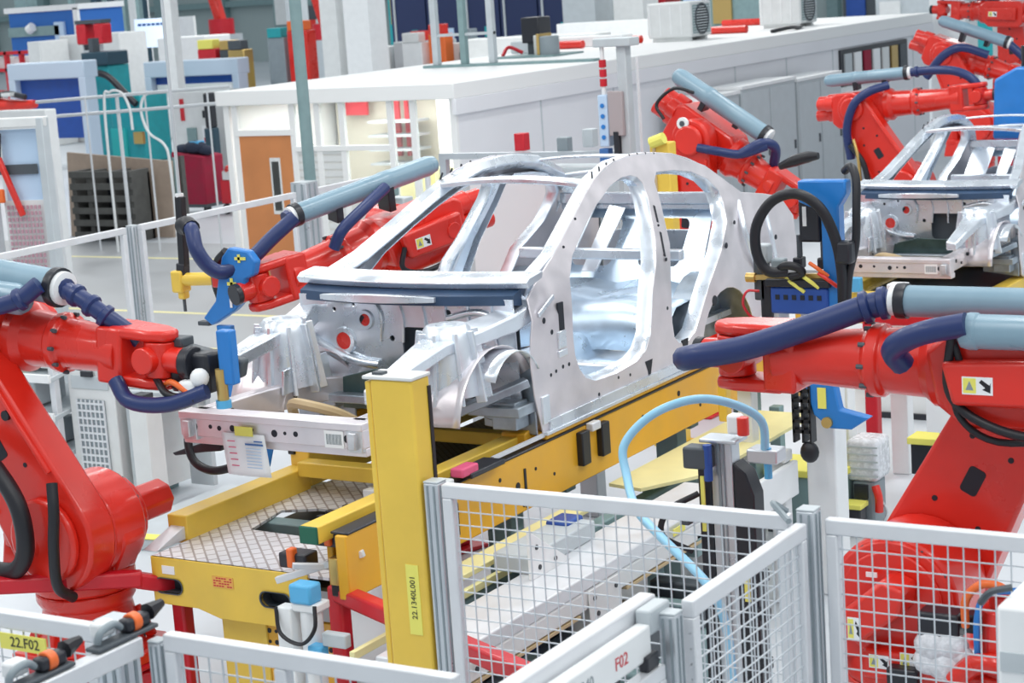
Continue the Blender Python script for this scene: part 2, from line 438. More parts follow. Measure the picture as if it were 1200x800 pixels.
        for a in range(0, 181, 15):
            cy, cz = 11.72 + .46 * math.cos(math.radians(a)), 1.50 + .50 * math.sin(math.radians(a))
            R.append([(CX + sg * .80, cy, cz), (CX + sg * .56, 11.72 + (cy - 11.72) * .95, 1.50 + (cz - 1.5) * .97)])
        mm.rings(R, closed=False, caps=False)
        mm.prism([(11.72 + .44 * math.cos(math.radians(a)), 1.5 + .485 * math.sin(math.radians(a))) for a in range(0, 181, 15)], lambda y, z, t: (CX + sg * (.56 + t), y, z), 0, .01)
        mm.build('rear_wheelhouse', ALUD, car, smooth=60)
        # upper front rail, strut tower, wheelhouse and chassis rail
        mm = MB()
        R = []
        for y, z, x, w, h in ((9.30, 2.22, .76, .10, .10), (9.10, 2.17, .74, .13, .10), (8.85, 2.13, .68, .18, .08), (8.55, 2.11, .64, .16, .07), (8.25, 2.05, .62, .10, .07), (7.98, 1.96, .58, .07, .07)):
            R.append([(CX + sg * (x - w), y, z - h), (CX + sg * (x + .03), y, z - h), (CX + sg * (x + .03), y, z), (CX + sg * (x - w), y, z + .012)])
        mm.rings(R).build('upper_front_rail', ALU, car, smooth=50, bevel=.012)
        tw = MB()
        tw.lathe((CX + sg * .56, 8.72, 1.80), (0, 0, 1), [(.19, 0), (.18, .12), (.15, .30), (.13, .36), (.11, .38), (.06, .38), (.055, .365), (.0, .365)], n=18)
        st = tw.build('strut_tower', ALU, car, smooth=45)
        rb = MB()
        for a in range(0, 360, 40):
            ca, sa = math.cos(math.radians(a)), math.sin(math.radians(a))
            rb.beam((CX + sg * .56 + ca * .20, 8.72 + sa * .20, 1.76), (CX + sg * .56 + ca * .14, 8.72 + sa * .14, 2.15), .022, .06, up=(ca, sa, 0))
        rb.prism([(8.50, 1.78), (8.96, 1.80), (8.93, 1.95), (8.52, 1.92)], lambda y, z, t: (CX + sg * (.42 + t), y, z), 0, .02)
        stuff(rb.build('casting_ribs', ALU, st, bevel=.004))
        mm = MB()
        # wheelhouse apron: half barrel open to the outside, with a flared lip
        R = []
        for a in range(20, 171, 10):
            ca, sa = math.cos(math.radians(a)), math.sin(math.radians(a))
            R.append([(CX + sg * .78, 8.86 + .42 * ca, 1.60 + .44 * sa), (CX + sg * .72, 8.86 + .40 * ca, 1.60 + .42 * sa), (CX + sg * .58, 8.86 + .40 * ca, 1.60 + .41 * sa), (CX + sg * .44, 8.86 + .36 * ca, 1.60 + .36 * sa)])
        mm.rings(R, closed=False, caps=False)
        mm.build('front_wheelhouse', ALU3, car, smooth=60, solid=.006)
        mm = MB()
        R = []
        for a in range(28, 150, 10):
            ca, sa = math.cos(math.radians(a)), math.sin(math.radians(a))
            R.append([(CX + sg * .83, 8.98 + .27 * ca, 1.72 + .27 * sa), (CX + sg * .60, 8.98 + .27 * ca, 1.74 + .27 * sa)])
        mm.rings(R, closed=False, caps=False)
        mm.build('arch_liner', ALU, car, smooth=60, solid=.006)
        mm = MB()
        R = []
        for y, z, x in ((7.90, 1.765, .52), (8.3, 1.765, .51), (8.75, 1.755, .47), (9.1, 1.70, .44), (9.35, 1.60, .44), (9.8, 1.53, .46)):
            R.append([(CX + sg * (x - .045), y, z - .07), (CX + sg * (x + .045), y, z - .07), (CX + sg * (x + .045), y, z + .07), (CX + sg * (x - .045), y, z + .07)])
        mm.rings(R).build('chassis_rail', ALU3, car, smooth=50, bevel=.008)
        mm = MB()
        for y, z, r in ((8.1, 1.78, .018), (8.25, 1.74, .012), (8.45, 1.79, .016), (8.62, 1.75, .012), (8.85, 1.77, .015), (9.0, 1.72, .012)):
            xx = .515 if y < 8.5 else .48
            mm.cyl((CX + sg * (xx + .05), y, z), (CX + sg * (xx - .05), y, z), r, n=10)
        stuff(mm.build('rail_holes', HOLE, car))
        mm = MB()
        mm.box(CX + sg * .80, 9.02, 1.60, CX + sg * .46, 9.22, 1.66); mm.prism([(.45, 1.50), (.80, 1.46), (.80, 1.86), (.45, 1.90)], lambda x, z, t: (CX + sg * x, 9.20 + t, z), 0, .015)
        mm.cbox((CX + sg * .68, 9.12, 1.60), (.16, .14, .16)); mm.cyl((CX + sg * .56, 9.10, 1.62), (CX + sg * .56, 9.19, 1.62), .06)
        mm.beam((CX + sg * .50, 8.80, 1.66), (CX + sg * .78, 9.16, 1.78), .08, .05)
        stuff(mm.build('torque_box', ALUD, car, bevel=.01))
    side(1); side(-1)
    # headers and bows
    def bow(name, y, z, half, w, h, crown=.02, m=ALU, parts=10):
        R = []
        for i in range(parts + 1):
            t = i / parts * 2 - 1; zz = z + crown * (1 - t * t); x = CX + half * t
            R.append([(x, y - w / 2, zz - h / 2), (x, y + w / 2, zz - h / 2), (x, y + w / 2, zz + h / 2), (x, y - w / 2, zz + h / 2)])
        return MB().rings(R).build(name, m, car, smooth=40, bevel=.008)
    bow('windscreen_header', 10.43, 2.735, .50, .15, .035, .03)
    bow('roof_bow', 11.55, 2.76, .52, .07, .02, .03)
    bow('rear_header', 12.02, 2.60, .56, .12, .03, .04)
    # cowl
    R = []
    for i in range(13):
        t = i / 12 * 2 - 1; x = CX + .80 * t; yy = 9.24 - .10 * (1 - t * t)
        R.append([(x, yy - .03, 2.30), (x, yy + .13, 2.335), (x, yy + .14, 2.375), (x, yy - .01, 2.36), (x, yy - .05, 2.335)])
    MB().rings(R).build('cowl_panel', ALU, car, smooth=40, bevel=.006)
    R = []
    for i in range(13):
        t = i / 12 * 2 - 1; x = CX + .74 * t; yy = 9.20 - .10 * (1 - t * t)
        R.append([(x, yy + .03, 2.30), (x, yy - .06, 2.27), (x, yy - .06, 2.215), (x, yy + .03, 2.20)])
    MB().rings(R).build('plenum_trough', BLUEIN, car, smooth=40)
    mm = MB()
    R = []
    for i in range(9):
        t = i / 8 * 2 - 1; x = CX - .12 + .40 * t; yy = 9.055 - .07 * (1 - t * t)
        R.append([(x, yy + .02, 2.235), (x, yy - .02, 2.235), (x, yy - .02, 2.285 - .02 * t * t), (x, yy + .02, 2.285 - .02 * t * t)])
    mm.rings(R).build('plenum_panel', ALU, car, smooth=40, bevel=.004)
    # firewall with openings, red caps
    def circ(x, z, r, n=14): return [(x + r * math.cos(2 * PI * k / n), z + r * math.sin(2 * PI * k / n)) for k in range(n)]
    def fw(x, z, t): return (CX + x, 9.14 + t + .10 * max(0, 1.9 - z) - .05 * max(0, abs(x) - .45), z)
    outer = [(-.74, 1.66), (-.30, 1.62), (-.16, 1.76), (.16, 1.76), (.30, 1.62), (.74, 1.66), (.74, 2.25), (-.74, 2.25)]
    holes = [circ(-.44, 1.975, .046), circ(-.275, 2.105, .042), circ(-.655, 2.10, .026), circ(-.10, 2.0, .018, 8), circ(.46, 2.02, .05), circ(.30, 2.16, .02, 8), rrect(-.03, 1.82, .27, 2.07, .04), circ(-.50, 2.16, .014, 8), circ(-.36, 2.19, .012, 8)]
    MB().holed(outer, holes, fw, 0, .012).build('firewall', ALU, car)
    for x, z, r in ((-.44, 1.975, .085), (-.275, 2.105, .06), (.46, 2.02, .08)):
        MB().lathe(fw(x, z, .0), (0, -1, 0), [(r, -.004), (r * .92, .018), (r * .62, .018), (r * .56, -.002)], n=20).build('firewall_boss', ALU, car, smooth=40)
    for x, z, r in ((-.44, 1.975, .058), (-.275, 2.105, .046)):
        MB().lathe(fw(x, z, .0), (0, -1, 0), [(r, -.012), (r, .006), (r * .9, .012), (.001, .012)], n=20).build('red_cap', RED, car, label='red plastic cap in firewall hole')
    MB().prism(circ(-.30, 2.105, .028, 10)[1:8], lambda x, z, t: fw(x, z, t), -.0135, -.0125).build('cap_slot', HOLE, car)
    MB().prism([(-.40, 1.60), (.36, 1.60), (.34, 1.84), (-.10, 1.86), (-.34, 1.80)], lambda x, z, t: (CX + x, 8.98 + t + .3 * (1.7 - z), z), 0, .02).build('tunnel_dark_plate', mat('green_black_plate', (.045, .085, .085), .4, var=.3, scale=12), car, bevel=.006)  # added green-black plate stands for the dark tunnel opening
    MB().box(CX - .70, 9.24, 1.80, CX + .70, 9.25, 2.2).build('firewall_backing', DGREY, car)  # dark grey sheet behind the firewall openings
    mm = MB()
    for k in range(6):
        mm.tube([fw(-.2 + .16 * k, 2.22, -.006), fw(-.16 + .15 * k, 2.12, -.008), fw(-.18 + .16 * k, 1.98, -.006)], .010, n=6, res=4)
    mm.tube([fw(-.7, 2.0, -.008), fw(-.55, 1.93, -.02), fw(-.36, 1.86, -.02), fw(-.2, 1.84, -.01)], .03, n=8, res=5)
    mm.tube([fw(.7, 2.12, -.008), fw(.5, 2.17, -.01), fw(.3, 2.13, -.01)], .02, n=8, res=5)
    stuff(mm.build('pressed_ribs', ALU, car, smooth=60))
    # front cross beam with bolt holes
    mm = MB()
    mm.box(CX - .61, 7.83, 1.70, CX + .60, 7.93, 1.80); mm.box(CX - .61, 7.82, 1.795, CX + .60, 7.95, 1.835); mm.box(CX - .61, 7.85, 1.655, CX + .60, 7.95, 1.70)
    mm.build('front_beam', ALU3, car, bevel=.006)
    mm = MB()
    for x, z, r in ((-.52, 1.755, .03), (-.40, 1.76, .012), (-.34, 1.755, .014), (-.25, 1.76, .018), (-.12, 1.76, .012), (.03, 1.75, .02), (.10, 1.755, .01), (.17, 1.755, .015), (.50, 1.75, .022), (.56, 1.72, .012)):
        mm.cyl((CX + x, 7.835, z), (CX + x, 7.8285, z), r, n=12)
    stuff(mm.build('beam_holes', HOLE, car))
    mm = MB()
    for sx in (-1, 1):
        mm = MB(); mm.cbox((CX + sx * .545, 7.85, 1.74), (.10, .05, .12)); mm.cbox((CX + sx * .545, 7.82, 1.745), (.05, .05, .09)); mm.build('tow_bracket', ALU2, car, bevel=.006)
    MB().cbox((CX + .42, 7.826, 1.745), (.12, .006, .09)).build('barcode_sticker', PAPER, car, label='small white printed sticker')
    mm = MB()
    for i in range(14): mm.cbox((CX + .375 + i * .007, 7.8222, 1.745), (.003 if i % 3 else .005, .001, .055))
    stuff(mm.build('barcode_print', MGREY, car))
    # floor, tunnel, seats bulkhead, parcel shelf
    def floor(u, v):
        x = -.68 + 1.36 * u; y = 9.25 + 1.95 * v
        z = 1.53 + .14 * math.exp(-(x / .13) ** 4) + (.012 if int(v * 16) % 2 else 0) * (abs(x) > .2) + .10 * max(0, .08 - v) * 10
        return (CX + x, y, z)
    MB().grid(floor, 28, 32).build('floor_pan', ALUB, car, smooth=50, solid=.004)
    mm = MB()
    for y in (9.95, 10.45):
        for xa, xb in ((-.68, -.16), (.16, .68)): MB().box(CX + xa, y - .06, 1.53, CX + xb, y + .06, 1.62).build('seat_crossmember', ALU, car, bevel=.015)
    mm = MB()
    R = []
    for y, z in ((11.05, 1.54), (11.12, 1.78), (11.20, 1.84), (11.62, 1.86), (11.70, 1.90)):
        R.append([(CX - .70 + .7 * 2 * i / 8, y, z + (.03 if i in (2, 3, 5, 6) else 0)) for i in range(9)])
    mm.rings(R, closed=False, caps=False).build('heel_board', ALUB, car, smooth=40, solid=.005)
    mm = MB()
    def bulk(x, z, t): return (CX + x, 11.70 + .42 * (z - 1.88) / .5 + t, z)
    mm.holed([(-.62, 1.86), (.62, 1.86), (.56, 2.40), (-.56, 2.40)], [rrect(-.42, 2.0, -.10, 2.30, .05), rrect(.10, 2.0, .42, 2.30, .05)], bulk, 0, .01)
    mm.build('rear_bulkhead', ALUB, car)
    mm = MB(); mm.prism([(-.60, 2.05), (-.36, 2.05), (-.30, 2.40), (-.54, 2.46)], lambda x, z, t: (CX + x, 11.58 + .42 * (z - 1.88) / .5 + t, z), 0, .02)
    mm.prism([(-.26, 1.98), (-.14, 1.98), (-.06, 2.38), (-.20, 2.40)], lambda x, z, t: (CX + x, 11.58 + .42 * (z - 1.88) / .5 + t, z), 0, .02)
    stuff(mm.build('seat_back_stiffeners', ALU, car, bevel=.01))
    mm = MB(); mm.box(CX - .60, 12.04, 2.36, CX + .60, 12.30, 2.40); mm.box(CX - .60, 12.02, 2.40, CX + .60, 12.08, 2.48)
    mm.build('parcel_shelf', ALU, car, bevel=.008)
    mm = MB(); mm.box(CX - .62, 11.45, 2.10, CX + .62, 11.52, 2.17); mm.build('seat_cross_tube', ALU, car, bevel=.01)
    MB().box(CX - .64, 11.7, 1.62, CX + .64, 12.85, 1.66).build('boot_floor', ALU, car)
    mm = MB(); mm.prism([(-.76, 1.60), (.76, 1.60), (.72, 2.05), (.60, 2.10), (-.60, 2.10), (-.72, 2.05)], lambda x, z, t: (CX + x, 12.86 + t, z), 0, .03); mm.build('rear_panel', ALU, car, bevel=.006)
    mm = MB(); mm.box(CX - .72, 12.62, 2.30, CX + .72, 12.86, 2.345); mm.build('boot_sill', ALU, car, bevel=.01)
    # engine bay cross brace and subframe mounts
    mm = MB(); mm.beam((CX - .46, 8.95, 1.68), (CX + .46, 8.95, 1.68), .10, .05)
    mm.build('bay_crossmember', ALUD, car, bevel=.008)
    mm = MB(); mm.tube([(CX - .40, 8.55, 1.66), (CX - .30, 8.42, 1.76), (CX - .16, 8.40, 1.76), (CX - .08, 8.52, 1.70), (CX - .06, 8.66, 1.62)], .03, n=8)
    mm.build('subframe_loop', TAN, car, label='tan subframe bracket')
    return car
car1 = make_car()
# the documents taped on the first car's front beam
doc = thing('document_sheet', 'white printed work sheet taped to the front beam of the near car body', 'paper', (CX - .20, 7.80, 1.66))
MB().grid(lambda u, v: (CX - .295 + .03 * (1 - v) - .02 + .29 * u, 7.812 - .012 * math.sin(PI * u) * (1 - v) - .005 * (1 - v), 1.515 + .225 * v - .03 * u * 0), 8, 6).build('sheet', PAPER, doc, solid=.001)
mm = MB()
for k in range(7): mm.cbox((CX - .095, 7.7985, 1.665 - k * .017), (.10, .001, .0045))
mm.build('printed_lines', PAPERC, doc)
mm = MB(); mm.cbox((CX - .088, 7.7985, 1.688), (.12, .001, .010)); mm.cbox((CX - .06, 7.7985, 1.706), (.055, .001, .007)); mm.build('blue_heading', PAPERB, doc)
mm = MB()
for k in range(5): mm.cbox((CX - .24 + .004 * k, 7.7985, 1.70 - k * .033), (.05, .001, .005))
mm.build('printed_notes', PINKW, doc)
tape = MB().cbox((CX - .155, 7.805, 1.755), (.12, .004, .05)).build('adhesive_note', STICKY); tag(tape, 'yellow sticky note above the white work sheet', 'note')

# second body further down the line, carried lower
car2 = clone(car1, (CX, 10.2 + 9.0, 1.45 - .57), 'second bare aluminium car body further down the line at the right')
# ------------------------------------------------------------------ red six axis robots
def capsule(ax, az, ra, bx, bz, rb, n=10):
    d = Vector((bx - ax, bz - az)); a0 = math.atan2(d.y, d.x); L = d.length
    k = math.acos(max(-1, min(1, (ra - rb) / L)))
    out = []
    for i in range(n + 1):
        a = a0 + k + (2 * PI - 2 * k) * i / n; out.append((ax + ra * math.cos(a), az + ra * math.sin(a)))
    for i in range(n + 1):
        a = a0 - k + 2 * k * i / n; out.append((bx + rb * math.cos(a), bz + rb * math.sin(a)))
    return out

def warning_sign(parent, c, ux, uz, n, w=.13, h=.075):
    """white and yellow sticker with a black arrow: centre, horizontal and vertical directions, outward normal"""
    c, ux, uz, n = Vector(c), Vector(ux), Vector(uz), Vector(n)
    def q(a, b, t): return c + ux * a + uz * b + n * t
    s = MB().prism([(-w / 2, -h / 2), (w / 2, -h / 2), (w / 2, h / 2), (-w / 2, h / 2)], q, 0, .002).build('warning_sticker', PAPER, parent, local=True, label='white warning sticker')
    MB().prism([(-w * .46, -h * .42), (-w * .04, -h * .42), (-w * .04, h * .42), (-w * .46, h * .42)], q, .002, .0028).build('sticker_panel', STICKY, s, local=True)
    MB().prism([(w * .06, h * .2), (w * .14, h * .36), (w * .40, h * .05), (w * .44, h * .2), (w * .42, -h * .38), (w * .16, -h * .2), (w * .26, -h * .1)], q, .002, .0028).build('sticker_arrow', BLACK, s, local=True)
    MB().prism([(-w * .38, -h * .25), (-w * .12, -h * .25), (-w * .25, h * .28)], q, .0028, .0034).build('sticker_triangle', MGREY, s, local=True)

def robot(label, loc, rz, S, E, W, k=1.0, base_h=0.5, tube=None, hoses=(), signs=True, droop=None, lower_side=-1, fork='z', tube_r=.075, pedestal=True, armw=1.0, motor='hex'):
    """loc: floor point under axis 1. S, E, W: shoulder, elbow, wrist in the arm plane (forward, up)."""
    r = thing('industrial_robot', label, 'robot', loc, rz, 'red industrial robots')
    L = dict(local=True)
    sx, sz = S; ex, ez = E; wx, wz = W
    def P(x, y, z): return (x, y, z)
    if pedestal and base_h > .05:
        m = MB(); m.box(-.22 * k, -.22 * k, .03, .22 * k, .22 * k, base_h - .03); m.box(-.30 * k, -.30 * k, 0, .30 * k, .30 * k, .03); m.box(-.28 * k, -.27 * k, base_h - .03, .38 * k, .27 * k, base_h)
        m.build('pedestal', RED2, r, bevel=.01, **L)
    b = base_h
    m = MB()
    m.prism([(-.27 * k, -.26 * k), (.24 * k, -.26 * k), (.37 * k, -.12 * k), (.37 * k, .12 * k), (.24 * k, .26 * k), (-.27 * k, .26 * k)], lambda x, y, t: (x, y, b + t), 0, .05 * k)
    m.lathe((0, 0, b + .05 * k), (0, 0, 1), [(.25 * k, 0), (.23 * k, .10 * k), (.21 * k, .20 * k), (.235 * k, .24 * k), (.235 * k, .28 * k)], n=24)
    for a in range(0, 360, 45):
        ca, sa = math.cos(math.radians(a)), math.sin(math.radians(a))
        m.beam((ca * .22 * k, sa * .22 * k, b + .20 * k), (ca * .31 * k, sa * .26 * k, b + .05 * k), .03 * k, .05 * k)
    base = m.build('base', RED, r, bevel=.008, **L)
    m = MB()
    for a in range(15, 360, 30):
        m.cyl((math.cos(math.radians(a)) * .25 * k, math.sin(math.radians(a)) * .23 * k, b + .05 * k), (math.cos(math.radians(a)) * .25 * k, math.sin(math.radians(a)) * .23 * k, b + .075 * k), .014 * k, n=6)
    stuff(m.build('bolts', DGREY, base, **L))
    # rotating column
    z0 = b + .33 * k
    m = MB()
    m.lathe((0, 0, z0), (0, 0, 1), [(.235 * k, 0), (.24 * k, .03 * k), (.24 * k, .10 * k), (.22 * k, .14 * k)], n=26)
    yq = (.10 if motor == 'hex' else .20) * k
    m.prism([(-.26 * k, z0 + .10 * k), (.24 * k, z0 + .10 * k), (sx + .26 * k, sz - .06 * k), (sx + .20 * k, sz + .15 * k), (sx, sz + .24 * k), (sx - .20 * k, sz + .15 * k), (-.26 * k, z0 + .30 * k)], lambda x, z, t: (x, t, z), -.05 * k, yq)
    m.cyl((sx, -.10 * k, sz), (sx, (.12 if motor == 'hex' else .24) * k, sz), .25 * k, n=28)
    m.prism([(-.30 * k, z0 + .10 * k), (.20 * k, z0 + .10 * k), (.10 * k, z0 + .30 * k), (-.26 * k, z0 + .28 * k)], lambda x, z, t: (x, t, z), -.24 * k, -.05 * k)
    col = m.build('column', RED, r, bevel=.018, **L)
    m = MB()
    for a in range(0, 360, 30):
        ca, sa = math.cos(math.radians(a)), math.sin(math.radians(a))
        yb_ = (.115 if motor == 'hex' else .235) * k; m.cyl((sx + ca * .225 * k, yb_, sz + sa * .225 * k), (sx + ca * .225 * k, yb_ + .015 * k, sz + sa * .225 * k), .012 * k, n=6)
    stuff(m.build('bolt_ring', DGREY, col, **L))
    m = MB()
    # the shoulder drive: a hexagonal motor or a broad flat gear cover
    if motor == 'hex':
        m.cyl((sx, .12 * k, sz), (sx, .19 * k, sz), .20 * k, n=22); m.cyl((sx, .19 * k, sz), (sx, .25 * k, sz), .13 * k, n=8); m.cyl((sx, .25 * k, sz), (sx, .50 * k, sz), .095 * k, n=8)
    else:
        m.cyl((sx, .16 * k, sz), (sx, .26 * k, sz), .235 * k, n=32); m.cyl((sx, .26 * k, sz), (sx, .275 * k, sz), .20 * k, n=28)
    m.build('shoulder_motor', RED, r, bevel=.012, **L)
    m = MB()
    m.cyl((-.20 * k, -.14 * k, z0 + .25 * k), (-.20 * k, -.14 * k, z0 + .46 * k), .085 * k, n=8); m.cyl((-.20 * k, -.14 * k, z0 + .24 * k), (-.20 * k, -.14 * k, z0 + .30 * k), .11 * k, n=16)
    m.build('turning_motor', RED, r, bevel=.01, **L)
    # lower arm
    ls = lower_side
    y0, y1 = ls * .10 * k, ls * .27 * k
    d = Vector((ex - sx, ez - sz)).normalized(); nn = Vector((-d.y, d.x))
    m = MB()
    m.prism(capsule(sx, sz, .235 * k * armw, ex, ez, .165 * k * armw), lambda x, z, t: (x, t, z), y0, y1)
    m.cyl((sx, y1, sz), (sx, y1 + ls * .05 * k, sz), .20 * k, n=24); m.cyl((ex, y1, ez), (ex, y1 + ls * .04 * k, ez), .12 * k, n=20)
    low = m.build('lower_arm', RED, r, bevel=.02, **L)
    # raised rim of the arm and near-black shapes for its pocket and holes
    m = MB()
    yo = y1
    for sgn in (1, -1):
        a = Vector((sx, sz)) + d * .24 * k + nn * sgn * .195 * k * armw; e = Vector((ex, ez)) - d * .14 * k + nn * sgn * .155 * k * armw
        m.beam((a.x, yo + ls * .006, a.y), (e.x, yo + ls * .006, e.y), .02 * k, .035 * k, up=(0, 1, 0))
    stuff(m.build('arm_rim', RED, low, bevel=.006, **L))
    m = MB()
    c = Vector((sx, sz)).lerp(Vector((ex, ez)), .45)
    def pk(a, bb, t): q = c + d * a + nn * bb; return (q.x, yo + ls * t, q.y)
    m.prism(rrect(-.055 * k, -.035 * k, .055 * k, .035 * k, .015 * k), pk, -.02, .003)
    def pj(a, bb, t): q = c + d * a + nn * bb; return (q.x, y0 - ls * t, q.y)
    m.prism(rrect(-.055 * k, -.035 * k, .055 * k, .035 * k, .015 * k), pj, -.02, .003)
    for a, bb in ((-.16, .10), (-.14, -.10), (.15, .09), (.16, -.08), (.30, .0), (-.30, .02)):
        for face in (pk, pj): m.prism([(a * k + .012 * k * math.cos(t * PI / 4), bb * k + .012 * k * math.sin(t * PI / 4)) for t in range(8)], face, -.01, .003)
    stuff(m.build('arm_holes', HOLE, low, **L))
    # elbow housing and forearm
    f = Vector((wx - ex, wz - ez)); FL = f.length; f.normalize(); up = Vector((-f.y, f.x))
    if up.y < 0: up = -up
    def A(a, h, y=0.0): q = Vector((ex, ez)) + f * a + up * h; return (q.x, y, q.y)
    h0 = .0
    m = MB()
    m.prism([(-.30 * k, -.14 * k), (-.24 * k, -.20 * k), (.18 * k, -.20 * k), (.28 * k, -.12 * k), (.32 * k, .08 * k), (.24 * k, .15 * k), (-.24 * k, .16 * k), (-.30 * k, .12 * k)], lambda a, h, t: A(a, h, t), -.10 * k, .20 * k)
    m.prism([(-.22 * k, -.10 * k), (.20 * k, -.10 * k), (.24 * k, .06 * k), (-.22 * k, .08 * k)], lambda a, h, t: A(a, h, t), -.17 * k * (1 if ls < 0 else -1) * 0 + .20 * k, .27 * k)
    hs = m.build('elbow_housing', RED, r, bevel=.022, **L)
    for hh, yy, ln in ((.08, .10, .22), (-.06, .12, .26), (.06, -.04, .18)):
        m = MB()
        m.cyl(A(-.28 * k, hh * k, yy * k), A(-(.28 + ln * .5) * k, hh * k, yy * k), .075 * k, n=16); m.cyl(A(-(.28 + ln * .5) * k, hh * k, yy * k), A(-(.28 + ln) * k, hh * k, yy * k), .06 * k, n=16)
        m.build('axis_motor', RED, hs, bevel=.008, **L)
    MB().cyl(A(-.14 * k, -.02 * k, .265 * k), A(-.14 * k, -.02 * k, .28 * k), .05 * k, n=16).build('pivot_cover', RED, hs, bevel=.004, **L)
    m = MB()
    d0 = Vector(A(1, 0)) - Vector(A(0, 0))
    s0 = .28 * k; FLw = FL - .16 * k
    p0 = Vector(A(s0, h0 * .6)); axis = (Vector(A(FL, 0)) - Vector(A(s0, h0 * .6)))
    La = axis.length - .20 * k
    m.lathe(p0, axis, [(.165 * k, 0), (.165 * k, .05 * k), (.135 * k, .09 * k), (.125 * k, La * .36), (.142 * k, La * .38), (.142 * k, La * .44), (.12 * k, La * .47), (.105 * k, La * .8), (.12 * k, La * .93), (.12 * k, La)], n=22)
    fo = m.build('forearm', RED, r, smooth=30, bevel=.006, **L)
    m = MB()
    q0 = p0 + axis.normalized() * La * .41
    fs, fu = frame_of(axis)
    for a in range(0, 360, 36):
        v = (fs * math.cos(math.radians(a)) + fu * math.sin(math.radians(a))) * .135 * k
        m.cyl(q0 + v + axis.normalized() * .02, q0 + v * 1.0 + axis.normalized() * .045 * k, .010 * k, n=6)
    stuff(m.build('flange_bolts', DGREY, fo, **L))
    # wrist fork
    ax = axis.normalized(); wc = Vector((wx, 0, wz))
    yv = Vector((0, 1, 0)); uv = ax.cross(yv); uv = -uv if uv.z < 0 else uv
    A1, B1 = (uv, yv) if fork == 'z' else (yv, uv)
    def K(a, b, t): return wc + ax * a + B1 * b + A1 * t
    m = MB()
    for sg in (1, -1):
        m.prism([(-.24 * k, -.10 * k), (-.02 * k, -.085 * k), (.06 * k, -.05 * k), (.075 * k, 0), (.06 * k, .05 * k), (-.02 * k, .085 * k), (-.24 * k, .10 * k)], lambda a, b, t: K(a, b, t), sg * .085 * k, sg * .135 * k)
    m.prism([(-.30 * k, -.11 * k), (-.16 * k, -.10 * k), (-.16 * k, .10 * k), (-.30 * k, .11 * k)], lambda a, b, t: K(a, b, t), -.13 * k, .13 * k)
    wr = m.build('wrist_fork', RED, r, bevel=.018, **L)
    m = MB(); m.cyl(K(-.01 * k, 0, -.082 * k), K(-.01 * k, 0, .082 * k), .075 * k, n=18); m.cyl(K(-.03 * k, -.11 * k, 0), K(-.03 * k, .11 * k, 0), .062 * k, n=18)
    m.cyl(K(.04 * k, 0, 0), K(.13 * k, 0, 0), .06 * k, n=18)
    m.build('wrist_hub', RED, r, bevel=.008, **L)
    MB().cyl(K(.13 * k, 0, 0), K(.165 * k, 0, 0), .062 * k, n=18).build('tool_flange', BLACKP, r, bevel=.004, **L)
    # cable casing above the arm
    if tube:
        a0, a1, hh, yy = tube[:4]
        tilt = tube[4] if len(tube) > 4 else 0.0
        pa, pb = Vector(A(a0 * k, hh * k, yy * k)), Vector(A(a1 * k, (hh + tilt) * k, yy * k))
        dd = (pb - pa).normalized()
        m = MB(); tr = tube_r * k
        m.lathe(pa, dd, [(tr * .4, -.05 * k), (tr * .8, -.03 * k), (tr, .02 * k), (tr, (pb - pa).length * .3), (tr * 1.06, (pb - pa).length * .31), (tr * 1.06, (pb - pa).length * .38), (tr, (pb - pa).length * .39), (tr, (pb - pa).length - .02)], n=20)
        cs = m.build('cable_casing', TUBEB, r, smooth=30, **L)
        m = MB(); m.lathe(pb, dd, [(tr * 1.12, -.02 * k), (tr * 1.15, .0), (tr * 1.12, .02 * k)], n=20); m.build('clamp_ring', BLACKP, cs, **L)
        m = MB(); m.lathe(pb, dd, [(tr * .95, .02 * k), (tr * .95, .045 * k), (tr * .7, .05 * k)], n=20); m.build('white_collar', WHITE, cs, label='white end collar', **L)
        pm = pa.lerp(pb, .72); pq = Vector(A((a0 + (a1 - a0) * .72) * k, .22 * k, yy * .5 * k))
        m = MB(); m.beam(pm, pq, .05 * k, .10 * k, up=(0, 1, 0)); pm2 = pa.lerp(pb, .35); m.beam(pm2, Vector(A((a0 + (a1 - a0) * .35) * k, .18 * k, yy * .5 * k)), .05 * k, .12 * k, up=(0, 1, 0))
        stuff(m.build('casing_brackets', BLACKP, cs, bevel=.006, **L))
    for h in hoses:
        pts, rr = h[0], h[1]
        pts = [A(p[0] * k, p[1] * k, p[2] * k) for p in pts]
        hm = MB().tube(pts, rr * k, n=10).build('cable_hose', h[2] if len(h) > 2 else NAVY, r, smooth=60, **L)
        if len(h) > 3:
            m = MB(); C = catmull(pts, 6)
            for t in h[3]:
                i = min(len(C) - 2, int(t * (len(C) - 1))); dd = (C[i + 1] - C[i]).normalized()
                m.lathe(C[i], dd, [(rr * k, -.02 * k), (rr * 1.28 * k, -.012 * k), (rr * 1.28 * k, .012 * k), (rr * k, .02 * k)], n=12)
            stuff(m.build('hose_rings', NAVY, hm, **L))
    if signs:
        yf = .2705 * k
        warning_sign(hs, A(.10 * k, -.02 * k, yf), -Vector((f.x, 0, f.y)), Vector((up.x, 0, up.y)), (0, 1, 0))
    return r, A, K
